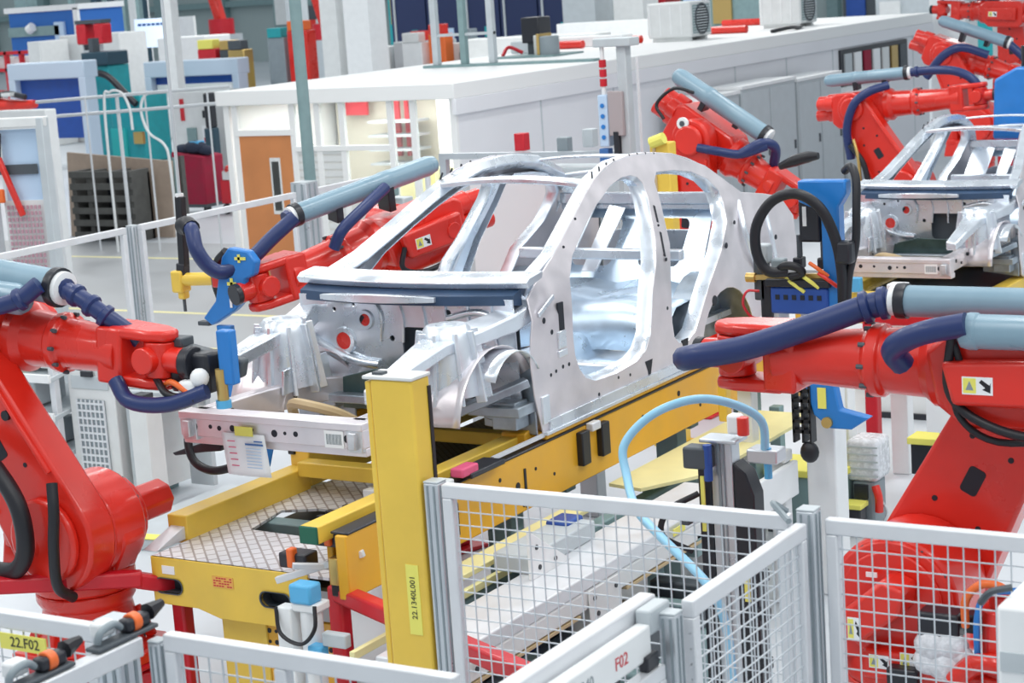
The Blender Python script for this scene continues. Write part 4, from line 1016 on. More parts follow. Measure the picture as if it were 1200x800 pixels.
MB().tube([(-5.62, 7.10, 1.12), (-5.60, 7.06, 1.02), (-5.68, 7.05, .94), (-5.80, 7.05, .98), (-5.84, 7.08, 1.10)], .010, n=6).build('cable', BLACK, sc_, smooth=60)
ck_ = thing('clamp_unit', 'black clamp unit with orange knobs at the conveyor front corner', 'clamp', (-5.80, 7.4, 1.2))
MB().beam((-6.0, 7.30, 1.15), (-5.54, 7.42, 1.30), .03, .035).build('slide_bar', RAILW, ck_, bevel=.004); MB().beam((-5.86, 7.26, 1.25), (-5.60, 7.50, 1.20), .03, .03).build('slide_bar', RAILW, ck_, bevel=.004)
for c in ((-5.93, 7.40, 1.24), (-5.72, 7.44, 1.36)):
    MB().cbox(c, (.17, .11, .08)).build('clamp_body', BLACKP, ck_, bevel=.012); MB().cbox((c[0], c[1] - .05, c[2] + .02), (.04, .05, .10)).build('clamp_knob', ORANGE, ck_, bevel=.01)
MB().cbox((-5.66, 7.36, 1.22), (.06, .08, .14)).build('clamp_tongue', BRASS, ck_, bevel=.01); MB().cbox((-5.64, 7.37, 1.14), (.10, .08, .10)).build('clamp_foot', BLACKP, ck_, bevel=.01)

# ------------------------------------------------------------------ white lifting frame right of the conveyor
wf = thing('lifting_frame', 'long white beam on white legs behind the mesh fence', 'frame', (-4.95, 8.5, 0))
MB().box(-4.98, 6.75, .82, -4.80, 10.1, .92).build('long_beam', OFFW, wf, bevel=.01); MB().box(-5.14, 6.9, .92, -4.80, 10.1, 1.0).build('long_beam', RAILW, wf, bevel=.01)
for y in (7.05, 8.45, 9.9): MB().box(-4.96, y - .08, .0, -4.82, y + .08, .82).build('leg', OFFW, wf, bevel=.008)
MB().box(-4.795, 8.28, .74, -4.785, 8.62, .92).build('gusset_plate', OFFW, wf, bevel=.004)
m = MB()
for y, z in ((8.33, .87), (8.56, .87), (8.36, .78), (7.2, .88), (7.28, .90)): m.cyl((-4.786, y, z), (-4.779, y, z), .014, n=8)
stuff(m.build('bolt_heads', BLACKP, wf))
br = MB().prism([(8.12, 1.0), (8.52, 1.0), (8.12, 1.26)], lambda y, z, t: (-5.04 + t, y, z), 0, .02).build('corner_bracket', WHITE, wf, bevel=.004)
m = MB()
for y, z in ((8.2, 1.05), (8.36, 1.05), (8.18, 1.16)): m.cyl((-5.02, y, z), (-5.015, y, z), .014, n=8)
stuff(m.build('bracket_bolts', BLACKP, br))
MB().box(-5.30, 8.2, 1.0, -5.08, 8.9, 1.10).build('carriage', LGREY, wf, bevel=.01)
MB().box(-4.83, 8.7, .80, -4.795, 10.05, .815).build('edge_strip', TAN, wf); MB().box(-4.83, 6.9, .80, -4.795, 8.2, .815).build('edge_strip', TAN, wf)
MB().cbox((-4.78, 9.3, .96), (.006, .14, .04)).build('yellow_plate', STICKY, wf)
# pale yellow tray and grey machine base between the beam and the conveyor
ty = thing('drip_tray', 'pale yellow sheet tray on a grey base under the conveyor side', 'tray', (-5.3, 8.6, 0))
MB().box(-5.50, 7.5, 1.0, -5.36, 9.4, 1.03).build('tray_sheet', PALEY, ty, bevel=.004); MB().box(-5.36, 7.0, .92, -5.33, 8.7, .96).build('tray_lip', PALEY, ty, bevel=.003)
MB().prism([(-5.54, 9.9), (-5.30, 9.85), (-5.06, 10.3), (-5.06, 11.9), (-5.54, 11.9)], lambda x, y, t: (x, y, .99 + t), 0, .02).build('tray_sheet', PALEY, ty)
for y in (7.6, 8.9, 10.2, 12.1): MB().box(-5.48, y, 0, -5.40, y + .08, .99).build('tray_leg', GSTEEL, ty, bevel=.006)
m = MB(); m.box(-5.40, 9.55, .72, -4.80, 9.68, .86); m.build('cross_tube', GSTEEL, ty, bevel=.01); m = MB(); m.box(-5.45, 7.8, .80, -5.36, 12.0, .90); m.build('long_tube', GSTEEL, ty, bevel=.01)
gb = thing('valve_cabinet', 'dark blue and grey valve bank on the floor behind the mesh fence', 'cabinet', (-4.6, 7.4, 0))
MB().box(-5.5, 7.5, .0, -5.05, 9.2, .55).build('bank_base', MGREY, gb, bevel=.02)
for i in range(7):
    y = 7.55 + .22 * i
    MB().box(-5.46, y, .55, -5.14, y + .16, .66 + .05 * (i % 3)).build('valve_block', (DBLUE, BLACKP, LGREY)[i % 3], gb, bevel=.015)
m = MB().tube([(-5.3, 7.6, .72), (-5.2, 7.9, .86), (-5.25, 8.2, .80), (-5.2, 8.8, .74)], .03); m.build('air_hose', BLACK, gb, smooth=60)
vb = thing('valve_cabinet', 'dark teal and navy valve bank standing under the long white beam', 'cabinet', (-4.95, 8.6, 0))
MB().box(-5.02, 7.6, 0, -4.62, 8.36, .40).build('bank_base', GSTEEL, vb, bevel=.02); MB().box(-5.02, 8.54, 0, -4.62, 9.4, .40).build('bank_base', GSTEEL, vb, bevel=.02)
for i in range(12):
    y = 7.62 + .15 * i
    if 8.3 < y < 8.56: continue
    MB().box(-5.0 + .03 * (i % 2), y, .40, -4.66, y + .11, .52 + .07 * (i % 3)).build('valve_block', (BLACKP, DBLUE, GSTEEL, DGREY)[i % 4], vb, bevel=.012)
rp = thing('bellows_drive', 'black drive unit with red cap standing under the conveyor beam', 'drive', (-5.3, 8.85, 0))
MB().box(-5.33, 8.70, 0.0, -5.12, 8.96, 1.0).build('body', BLACKP, rp, bevel=.015); MB().box(-5.30, 8.74, 1.0, -5.16, 8.92, 1.12).build('cap', DBLUE, rp, bevel=.015); MB().cyl((-5.12, 8.83, .92), (-5.09, 8.83, .92), .035, n=12).build('red_button', RED2, rp)
# sensor column with the light blue hose
cl = thing('hose_column', 'black and aluminium column with valve head behind the mesh fence', 'column', (-4.08, 8.5, 0))
MB().box(-4.155, 8.46, .02, -4.04, 8.56, 1.70).build('profile_core', PROF, cl, bevel=.008)
m = MB(); m.box(-4.115, 8.452, .02, -4.10, 8.46, 1.70); m.box(-4.085, 8.452, .02, -4.078, 8.46, 1.70); m.build('profile_grooves', MGREY, cl)
MB().box(-4.235, 8.47, .02, -4.16, 8.57, 1.66).build('side_cover', BLACKP, cl, bevel=.008)
MB().prism([(-4.035, .02), (-3.93, .02), (-3.93, 1.44), (-3.97, 1.55), (-4.035, 1.60)], lambda x, z, t: (x, 8.46 + t, z), 0, .12).build('side_cover', BLACKP, cl, bevel=.008)
MB().box(-4.20, 8.43, 1.70, -4.0, 8.57, 1.72).build('head_plate', PROF, cl, bevel=.006); MB().cbox((-4.20, 8.43, 1.63), (.14, .10, .11)).build('valve_block', DGREY, cl, bevel=.012); MB().cyl((-4.14, 8.40, 1.52), (-4.14, 8.40, 1.70), .022, n=10).build('blue_pipe', DBLUE, cl)
MB().cbox((-4.03, 8.50, 1.79), (.07, .07, .10)).build('cap_nut', WHITE, cl, bevel=.015); MB().cyl((-3.98, 8.48, 1.74), (-3.98, 8.48, 1.83), .03, n=12).build('red_knob', RED, cl, bevel=.004)
MB().cbox((-3.85, 8.45, 1.66), (.16, .12, .07)).build('hose_manifold', PROF, cl, bevel=.01); MB().cyl((-3.83, 8.42, 1.55), (-3.83, 8.42, 1.70), .02, n=10).build('hose_fitting', SKYB, cl)
MB().cbox((-4.175, 8.40, 1.40), (.02, .01, .28)).build('yellow_strip', STICKY, cl); MB().cbox((-3.985, 8.455, 1.0), (.03, .006, .20)).build('yellow_strip', STICKY, cl)
MB().tube([(-4.2, 8.40, 1.45), (-4.32, 8.3, 1.38), (-4.36, 8.3, 1.25), (-4.25, 8.4, 1.15)], .016, n=8).build('cable', BLACK, cl, smooth=60); MB().cbox((-4.25, 8.36, 1.35), (.05, .06, .10)).build('small_valve', DGREY, cl, bevel=.01)
for z in (.35, .60, .85, 1.05): MB().cbox((-3.90, 8.44, z), (.07, .05, .06)).build('terminal_block', BLACKP, cl, bevel=.006)
hs_ = MB().tube([(-3.84, 8.42, 1.66), (-3.85, 8.38, 1.86), (-4.03, 8.2, 1.98), (-4.22, 8.05, 1.94), (-4.35, 7.95, 1.80), (-4.31, 7.88, 1.66), (-4.17, 7.7, 1.56), (-3.94, 7.5, 1.50), (-3.63, 7.3, 1.38), (-3.58, 7.36, 1.18), (-3.58, 7.4, .9), (-3.60, 7.45, .3)], .021, n=12, res=8).build('air_hose', HOSEB, smooth=60)
tag(hs_, 'light blue air hose arching above the mesh fence', 'hose')
# right hand white cabinet edge
ec = thing('control_box', 'white control box cut off by the lower right edge', 'control box', (-1.55, 5.6, 0)); MB().box(-1.78, 5.5, 0.0, -1.2, 5.9, 2.06).build('box', WHITE, ec, bevel=.012); MB().box(-1.77, 5.495, 1.86, -1.6, 5.5, 1.92).build('inset', LGREY, ec); MB().tube([(-1.86, 5.6, 2.03), (-1.82, 5.58, 2.075), (-1.76, 5.6, 2.09)], .012, n=6).build('cable_clip', DGREY, ec)
# ------------------------------------------------------------------ welding tools held by the robots
# blue bracket tool of the far side robot
bt = thing('welding_tool', 'blue bracket tool with yellow cross stickers hanging from the far robot wrist', 'welding tool', (-8.35, 10.05, 1.9))
MB().prism([(-8.40, 2.32), (-8.34, 2.38), (-8.18, 2.36), (-8.12, 2.29), (-8.15, 2.20), (-8.22, 2.17), (-8.25, 2.03), (-8.33, 1.96), (-8.54, 1.85), (-8.61, 1.90), (-8.49, 2.02), (-8.44, 2.20)], lambda x, z, t: (x, 9.96 + t, z), 0, .07).build('bracket', BLUE, bt, bevel=.012)
MB().prism([(-8.52, 1.85), (-8.40, 1.85), (-8.38, 1.35), (-8.50, 1.30)], lambda x, z, t: (x, 9.98 + t, z), 0, .05).build('lower_bracket', BLUE, bt, bevel=.008)
m = MB(); m.cbox((-8.33, 9.955, 2.14), (.075, .006, .022)); m.cbox((-8.33, 9.955, 2.14), (.022, .006, .075)); m.cbox((-8.24, 9.955, 2.31), (.09, .006, .02)); m.cbox((-8.25, 9.955, 2.31), (.02, .006, .055))
m.build('cross_sticker', STICKY, bt)
MB().cbox((-8.35, 9.955, 2.05), (.018, .006, .14)).build('white_line', PAPER, bt)
MB().tube([(-8.44, 10.06, 2.34), (-8.54, 10.08, 2.26), (-8.57, 10.08, 2.12), (-8.50, 10.05, 1.98)], .030, n=8).build('cable', BLACK, bt, smooth=60); MB().cbox((-8.50, 10.05, 2.16), (.08, .10, .12)).build('red_block', RED, bt, bevel=.012)
MB().cbox((-8.62, 10.0, 1.86), (.10, .06, .03)).build('tip_clamp', DGREY, bt, bevel=.006)
# gripper at the left robot wrist
gt = thing('welding_gripper', 'dark gripper with cables between left robot wrist and near car corner', 'gripper', (-6.85, 7.55, 2.0))
MB().cyl((-6.62, 7.5, 2.18), (-6.56, 7.5, 2.18), .09, n=18).build('coupling', BLACKP, gt, bevel=.008)
MB().box(-6.72, 7.47, 2.03, -6.46, 7.62, 2.24).build('gun_body', BLACKP, gt, bevel=.02)
MB().beam((-6.66, 7.56, 2.22), (-6.34, 7.62, 2.14), .08, .10).build('gun_arm', DGREY, gt, bevel=.015); MB().cbox((-6.75, 7.56, 2.28), (.20, .10, .05)).build('cable_tray', DGREY, gt, bevel=.008)
MB().cbox((-6.56, 7.44, 2.06), (.10, .09, .10)).build('white_connector', WHITE, gt, bevel=.02); MB().sphere((-6.50, 7.45, 2.12), .05).build('white_connector', WHITE, gt)
MB().tube([(-6.74, 7.45, 2.07), (-6.64, 7.40, 2.10), (-6.54, 7.40, 2.05)], .016, n=8).build('cable', ORANGE, gt, smooth=60); MB().tube([(-6.78, 7.44, 2.10), (-6.66, 7.38, 2.04), (-6.5, 7.4, 2.02)], .02, n=8).build('cable', BLACK, gt, smooth=60)
MB().cyl((-6.40, 7.5, 2.0), (-6.40, 7.5, 2.16), .03, n=12).build('valve_stem', BRASS, gt); MB().cyl((-6.40, 7.5, 1.96), (-6.40, 7.5, 2.0), .04, n=12).build('valve_cap', SKYB, gt)
MB().cbox((-6.36, 7.52, 2.22), (.09, .06, .28)).build('blue_bracket', BLUE, gt, bevel=.01)
for k in range(3): MB().cbox((-6.66 + .07 * k, 7.44, 2.0), (.05, .06, .06)).build('valve', (LGREY, DGREY, OFFW)[k], gt, bevel=.01)
# lower tool under the front beam with a looped hose
ut = thing('welding_tool', 'black hose loop and blue plate under the near car front beam', 'welding tool', (-6.95, 8.15, 1.5))
MB().tube([(-7.13, 8.1, 1.74), (-7.15, 8.05, 1.62), (-7.08, 8.0, 1.51), (-6.94, 7.98, 1.47), (-6.80, 8.0, 1.50), (-6.70, 8.03, 1.58), (-6.68, 8.1, 1.7)], .024, n=10).build('hose_loop', BLACK, ut, smooth=60)
MB().prism([(-6.98, 1.60), (-6.64, 1.58), (-6.68, 1.46), (-6.90, 1.49)], lambda x, z, t: (x, 8.12 + t, z), 0, .05).build('blue_plate', BLUE, ut, bevel=.01)
MB().prism([(-7.36, 1.50), (-7.10, 1.585), (-6.98, 1.58), (-7.0, 1.535), (-7.12, 1.52), (-7.34, 1.485)], lambda x, z, t: (x, 8.14 + t, z), 0, .08).build('pointed_arm', BLACKP, ut, bevel=.006)
# cable spring gun on its rod
gn = thing('nut_gun', 'yellow hand tool hanging on a black spring cable at far left of the near car', 'hand tool', (-9.3, 10.6, 1.9))
MB().tube([(-9.27, 10.6, 2.66), (-9.27, 10.6, 2.60)], .03, n=8, res=1).build('cable_clip', WHITE, gn)
MB().beam((-9.29, 10.6, 2.14), (-9.265, 10.6, 2.64), .06, .06).build('spring_cable', BLACK, gn, bevel=.008); MB().beam((-9.31, 10.6, 2.05), (-9.30, 10.6, 2.16), .075, .07).build('cable_end', BLACKP, gn, bevel=.008)
MB().cyl((-9.37, 10.6, 2.04), (-9.01, 10.6, 2.055), .048, n=16).build('motor_body', YEL, gn, bevel=.008); MB().cbox((-9.335, 10.6, 2.03), (.10, .11, .16)).build('gear_head', YEL, gn, bevel=.015); MB().cbox((-9.32, 10.6, 1.935), (.06, .07, .07)).build('handle', YEL, gn, bevel=.015)
MB().cyl((-9.32, 10.6, 1.81), (-9.32, 10.6, 1.90), .012, n=8).build('spindle', DGREY, gn)
MB().cyl((-9.27, 10.6, 2.66), (-9.20, 10.6, 9.0), .012, n=8).build('hanging_cable', LGREY, gn)
# large welding station right of the near car: blue head on a white column
ws = thing('welding_station', 'blue bracket welding head with black cable loops on a white column', 'welding station', (-4.70, 11.25, 0))
MB().box(-4.83, 11.2, .0, -4.63, 11.4, 1.86).build('column', WHITE, ws, bevel=.012)
MB().prism([(-4.73, 2.68), (-4.42, 2.68), (-4.42, 2.60), (-4.45, 2.55), (-4.47, 2.52), (-4.47, 1.9), (-4.585, 1.9), (-4.585, 2.50), (-4.66, 2.52), (-4.73, 2.55)], lambda x, z, t: (x, 11.0 + t, z), 0, .10).build('blue_bracket', BLUE, ws, bevel=.012)
MB().box(-4.93, 10.98, 1.86, -4.55, 11.3, 2.03).build('transformer', DBLUE, ws, bevel=.015); MB().box(-4.95, 10.96, 2.03, -4.53, 11.32, 2.08).build('transformer_lid', BLACKP, ws, bevel=.008)
m = MB()
for k in range(6): m.cbox((-4.88 + .055 * k, 10.978, 1.965), (.028, .004, .03))
stuff(m.build('vent_slots', HOLE, ws))
MB().box(-4.74, 11.02, 2.30, -4.60, 11.16, 2.56).build('cylinder_block', BLACKP, ws, bevel=.015); MB().box(-4.71, 11.015, 2.40, -4.685, 11.02, 2.52).build('white_strip', WHITE, ws)
for x in (-4.755, -4.60): MB().cyl((x, 11.06, 2.14), (x, 11.06, 2.34), .018, n=10).build('guide_rod', DGREY, ws)
for x in (-4.76, -4.60): MB().cbox((x, 11.06, 2.17), (.06, .08, .07)).build('rod_end', BLACKP, ws, bevel=.01)
MB().tube([(-4.79, 10.95, 2.13), (-4.90, 10.90, 2.14), (-4.96, 10.88, 2.25), (-4.95, 10.87, 2.42), (-4.84, 10.86, 2.57), (-4.68, 10.85, 2.62), (-4.54, 10.87, 2.54), (-4.46, 10.9, 2.36), (-4.43, 10.92, 2.15), (-4.44, 10.95, 1.9)], .033, n=12).build('cable_loop', BLACK, ws, smooth=60)
MB().tube([(-4.48, 11.15, 2.72), (-4.42, 11.1, 2.75), (-4.37, 11.05, 2.68), (-4.355, 11.0, 2.5), (-4.36, 10.98, 2.30), (-4.40, 10.95, 2.1), (-4.42, 10.95, 1.86)], .026, n=10).build('cable_loop', BLACK, ws, smooth=60)
MB().cbox((-4.40, 10.92, 2.26), (.10, .09, .14)).build('cable_clamp', BLACKP, ws, bevel=.02)
MB().tube([(-4.86, 10.94, 2.12), (-4.80, 10.92, 2.17), (-4.72, 10.93, 2.16), (-4.70, 10.95, 2.12), (-4.78, 10.95, 2.10)], .026, n=8).build('hose_coil', BLACK, ws, smooth=60)
for k, (p, c_) in enumerate((((-4.66, 10.98, 2.18), ORANGE), ((-4.60, 10.97, 2.12), RED), ((-4.72, 10.97, 2.11), STICKY), ((-4.82, 10.98, 2.08), STICKY))):
    MB().tube([p, (p[0] + .06, p[1] - .02, p[2] - .03), (p[0] + .12, p[1], p[2] - .08)], .012, n=6).build('wire', c_, ws, smooth=60)
MB().beam((-5.08, 11.0, 2.08), (-4.55, 11.02, 2.10), .03, .03).build('brass_bar', BRASS, ws); MB().cyl((-5.09, 11.0, 2.08), (-5.03, 11.0, 2.08), .03, n=12).build('brass_tip', BRASS, ws)
for k, (x, z, h) in enumerate(((-5.02, 2.08, .30), (-4.98, 1.94, .26), (-5.0, 2.22, .12), (-4.90, 2.14, .10))):
    MB().box(x - .04, 11.03, z - h / 2, x + .04, 11.12, z + h / 2).build('gun_block', (DGREY, BLACKP, LGREY, MGREY)[k], ws, bevel=.012)
MB().tube([(-5.0, 10.98, 2.0), (-5.07, 10.95, 2.0), (-5.10, 10.95, 1.92), (-5.06, 10.97, 1.84), (-5.0, 11.0, 1.82)], .009, n=6).build('wire', RED2, ws, smooth=60); MB().box(-5.0, 11.05, 1.50, -4.9, 11.2, 1.90).build('gun_mount', OFFW, ws, bevel=.01); MB().beam((-4.9, 11.15, 1.56), (-4.7, 11.25, 1.56), .08, .08).build('mount_arm', OFFW, ws, bevel=.01)
bb = MB().prism([(-4.72, 1.44), (-4.52, 1.44), (-4.49, 1.28), (-4.30, 1.24), (-4.42, 1.16), (-4.56, 1.16), (-4.66, 1.24)][::-1], lambda x, z, t: (x, 10.95 + t, z), 0, .08).build('lower_bracket', BLUE, ws, bevel=.01)
MB().cbox((-4.60, 10.945, 1.35), (.055, .006, .13)).build('yellow_strip', STICKY, bb); MB().cyl((-4.57, 10.95, 1.20), (-4.57, 10.93, 1.20), .035, n=14).build('brass_plug', BRASS, bb)
m = MB()
for k in range(5):
    z = 1.38 - .065 * k
    m.box(-4.80, 10.94, z, -4.68, 11.02, z + .022)
m.box(-4.80, 10.94, 1.06, -4.785, 11.02, 1.42); m.box(-4.74, 10.94, 1.06, -4.725, 11.02, 1.42); m.box(-4.69, 10.94, 1.06, -4.675, 11.02, 1.42)
stuff(m.build('cable_ladder', BLACK, ws))
MB().sphere((-4.70, 10.96, 1.0), .062, sc=(1, .7, 1.1)).build('rubber_boot', BLACK, ws)
# white transfer arms and posts on the right
wa = thing('transfer_bench', 'white bench frame with sloping plate below the right robot forearm', 'bench', (-5.0, 11.5, 0))
MB().box(-5.14, 10.4, .72, -4.88, 11.1, .76).build('bench_shelf', OFFW, wa, bevel=.006)
MB().prism([(10.2, .70), (11.05, .70), (11.05, .92), (10.2, .92)], lambda y, z, t: (-4.86 + t, y, z), 0, .04).build('bench_side', WHITE, wa, bevel=.008)
MB().box(-5.25, 10.9, .93, -4.84, 11.02, 1.0).build('bench_rail', OFFW, wa, bevel=.01)
for x, y in ((-4.92, 11.0), (-5.2, 11.0), (-4.92, 10.25), (-5.2, 10.25)): MB().box(x - .05, y - .05, 0, x + .05, y + .05, .93).build('bench_leg', WHITE, wa, bevel=.008)
MB().box(-5.22, 11.05, .93, -5.12, 11.15, 1.40).build('bench_upright', OFFW, wa, bevel=.008); MB().box(-5.24, 10.98, 1.36, -4.85, 11.08, 1.44).build('bench_top_rail', OFFW, wa, bevel=.01); MB().cbox((-5.33, 11.1, 1.25), (.06, .08, .24)).build('yellow_valve', YEL, wa, bevel=.01)
MB().cbox((-5.05, 10.6, .84), (.16, .2, .12)).build('bench_motor', MGREY, wa, bevel=.02); MB().sphere((-4.95, 10.5, .78), .08).build('bench_knob', BLACKP, wa)
yc = thing('low_cabinet', 'low teal grey cabinet with yellow top edge beside the white column', 'cabinet', (-5.25, 12.6, 0))
MB().box(-5.65, 12.4, .03, -5.12, 12.8, .42).build('body', GSTEEL, yc, bevel=.015); MB().box(-5.67, 12.38, .42, -5.10, 12.82, .47).build('yellow_edge', STICKY, yc, bevel=.006); MB().box(-5.66, 12.395, .0, -5.11, 12.41, .06).build('kick_strip', DGREY, yc)
tp = thing('white_post', 'white square post standing left of the plastic wrapped motor', 'post', (-5.2, 12.9, 0))
MB().box(-5.32, 12.8, 0, -5.18, 12.94, 1.25).build('shaft', WHITE, tp, bevel=.008)
mo = thing('wrapped_motor', 'grey motor unit under cloudy plastic wrap with small yellow lid box', 'motor', (-5.05, 12.75, 0))
MB().box(-5.14, 12.6, .36, -4.90, 12.88, .66).build('wrap', FILM, mo, bevel=.04, seg=3)
for k in range(5): MB().box(-5.145, 12.596, .40 + .052 * k, -4.895, 12.60, .412 + .052 * k).build('wrap_fold', LGREY, mo)
MB().box(-5.10, 12.62, .0, -4.94, 12.86, .36).build('motor_body', MGREY, mo, bevel=.02); MB().box(-5.08, 12.60, .24, -4.98, 12.62, .34).build('dark_window', BLACKP, mo); MB().tube([(-4.92, 12.6, .34), (-4.89, 12.58, .26), (-4.89, 12.58, .16)], .03, n=8).build('red_plug', RED, mo, smooth=60)
MB().box(-5.10, 12.45, .0, -4.98, 12.58, .20).build('small_box', BLACKP, mo, bevel=.01); MB().box(-5.115, 12.44, .20, -4.97, 12.59, .235).build('yellow_lid', STICKY, mo, bevel=.006)
MB().tube([(-4.90, 12.6, .28), (-4.84, 12.6, .15), (-4.9, 12.55, .05), (-5.0, 12.5, .03)], .008, n=6).build('wire', LGREY, mo, smooth=60)
sb = thing('sensor_box', 'small black box with yellow lid beside the right robot arm', 'sensor box', (-4.85, 13.5, 0)); MB().box(-4.95, 13.4, .22, -4.76, 13.58, .45).build('body', BLACKP, sb, bevel=.01); MB().box(-4.97, 13.38, .45, -4.75, 13.6, .50).build('yellow_lid', STICKY, sb, bevel=.006); MB().box(-4.90, 13.46, 0, -4.82, 13.54, .22).build('stem', GSTEEL, sb)
ns = thing('notice_card', 'white notice card with triangle sign standing left of the right robot arm', 'notice', (-4.66, 13.2, 0)); MB().box(-4.75, 13.2, .60, -4.52, 13.215, 1.02).build('card', PAPER, ns); MB().prism([(-4.69, .82), (-4.61, .82), (-4.65, .91)], lambda x, z, t: (x, 13.199 - t, z), 0, .003).build('triangle', MGREY, ns); MB().box(-4.66, 13.215, 0, -4.62, 13.25, .9).build('stake', LGREY, ns)
rf = thing('guard_rail', 'red tubular guard frame behind the right robot forearm', 'guard rail', (-5.3, 14.0, 0))
MB().beam((-5.46, 14.0, 0), (-5.46, 14.0, 1.30), .10, .10).build('post', RED2, rf, bevel=.012); MB().beam((-5.46, 14.0, .80), (-4.3, 13.9, .92), .09, .09).build('rail', RED2, rf, bevel=.012); MB().beam((-5.5, 14.0, 1.26), (-4.0, 14.0, 1.30), .10, .10).build('rail', RED2, rf, bevel=.012)
wp = thing('white_post', 'white square post right of the red guard frame', 'post', (-5.35, 14.2, 0)); MB().box(-5.38, 14.15, 0, -5.24, 14.28, 1.5).build('shaft', WHITE, wp, bevel=.008)
gr = thing('caged_machine', 'yellow machine behind black wire grille at the foot of the second car line', 'machine', (-5.9, 16.2, 0))
MB().box(-6.15, 16.0, .25, -5.35, 16.3, .62).build('yellow_body', YEL, gr, bevel=.01); MB().box(-6.15, 15.95, .0, -5.35, 16.3, .25).build('white_base', OFFW, gr, bevel=.01); MB().box(-6.18, 15.92, .0, -5.32, 15.95, .05).build('kick_strip', BLACKP, gr)
m = MB()
for k in range(12): m.cbox((-6.13 + .07 * k, 15.94, .58), (.014, .014, .6))
for k in range(6): m.cbox((-5.75, 15.935, .34 + .1 * k), (.8, .012, .014))
stuff(m.build('grille', BLACK, gr))

# ------------------------------------------------------------------ left middle ground
ps = thing('parts_shelf', 'grey metal shelf with sloping trays behind the left robot arm', 'shelf', (-11.8, 11.6, 0))
for x, y in ((-12.12, 11.4), (-11.5, 11.4), (-12.12, 11.9), (-11.5, 11.9)): MB().box(x - .03, y - .03, 0, x + .03, y + .03, 1.5).build('upright', RAILW, ps, bevel=.004)
for z in (.35, .70, 1.02): MB().prism([(11.32, z), (12.0, z + .12), (12.0, z + .16), (11.32, z + .04)], lambda y, zz, t: (-12.18 + t, y, zz), 0, .72).build('tray', LGREY, ps, bevel=.006); MB().box(-12.18, 11.30, z + .0, -11.46, 11.33, z + .07).build('tray_lip', WHITE, ps, bevel=.004)
for k, (x, z, c_) in enumerate(((-12.08, 1.12, LGREY), (-11.91, 1.12, STICKY), (-11.74, 1.12, LGREY), (-11.57, 1.12, OFFW), (-12.06, .80, MGREY), (-11.8, .80, LGREY), (-12.0, .46, LGREY), (-11.7, .46, MGREY))):
    o = MB().box(x - .075, 11.40, z, x + .075, 11.75, z + .20).build('storage_bin', c_, bevel=.01)
    tag(o, ('grey', 'yellow', 'second grey', 'off-white', 'dark grey', 'wide grey', 'pale', 'mid grey')[k] + ' bin on the ' + ('top', 'top', 'top', 'top', 'middle', 'middle', 'lowest', 'lowest')[k] + ' tray of the metal shelf', 'bin')
kc = thing('grille_cabinet', 'pale grey cabinet with grid door behind the left robot', 'cabinet', (-11.2, 11.7, 0))
MB().box(-11.45, 11.5, .06, -10.95, 12.1, 1.12).build('body', OFFW, kc, bevel=.01); MB().box(-11.40, 11.485, .95, -11.0, 11.5, 1.06).build('top_drawer', LGREY, kc, bevel=.004); MB().cbox((-11.2, 11.47, 1.08), (.12, .03, .05)).build('black_handle', BLACKP, kc, bevel=.006)
MB().box(-11.36, 11.488, .12, -11.06, 11.5, .86).build('grid_backing', MGREY, kc)
m = MB()
for k in range(7): m.box(-11.36 + .048 * k, 11.478, .12, -11.345 + .048 * k, 11.488, .86)
for k in range(12): m.box(-11.36, 11.474, .14 + .062 * k, -11.06, 11.482, .158 + .062 * k)
stuff(m.build('grid_door', RAILW, kc)); MB().box(-11.50, 11.46, 0, -10.9, 12.1, .06).build('plinth', GSTEEL, kc)
tb = thing('work_table', 'pale work table with white post beside the near car front', 'table', (-10.7, 11.8, 0))
MB().box(-10.92, 11.5, .88, -10.30, 12.3, .96).build('table_top', LGREY, tb, bevel=.01); MB().box(-10.85, 11.55, .96, -10.35, 11.9, 1.12).build('tool_tray', OFFW, tb, bevel=.01)
for x in (-10.86, -10.70): MB().box(x - .03, 11.55, .0, x + .03, 11.6, .88).build('leg', LGREY, tb, bevel=.004)
MB().box(-10.88, 11.62, .1, -10.70, 12.2, .82).build('side_panel', OFFW, tb, bevel=.006); MB().box(-10.82, 11.61, .24, -10.76, 11.62, .80).build('panel_slot', DGREY, tb); MB().box(-10.58, 11.9, .1, -10.34, 11.95, .82).build('ribbed_panel', LGREY, tb)
wt = thing('white_post', 'white square post with black foot beside the pale work table', 'post', (-10.46, 11.3, 0))
MB().box(-10.55, 11.22, .03, -10.37, 11.40, .95).build('shaft', OFFW, wt, bevel=.008); MB().box(-10.60, 11.17, 0, -10.30, 11.36, .03).build('black_foot', BLACKP, wt, bevel=.006); MB().box(-10.55, 11.25, .95, -10.42, 11.38, .99).build('black_cap', BLACKP, wt, bevel=.006)
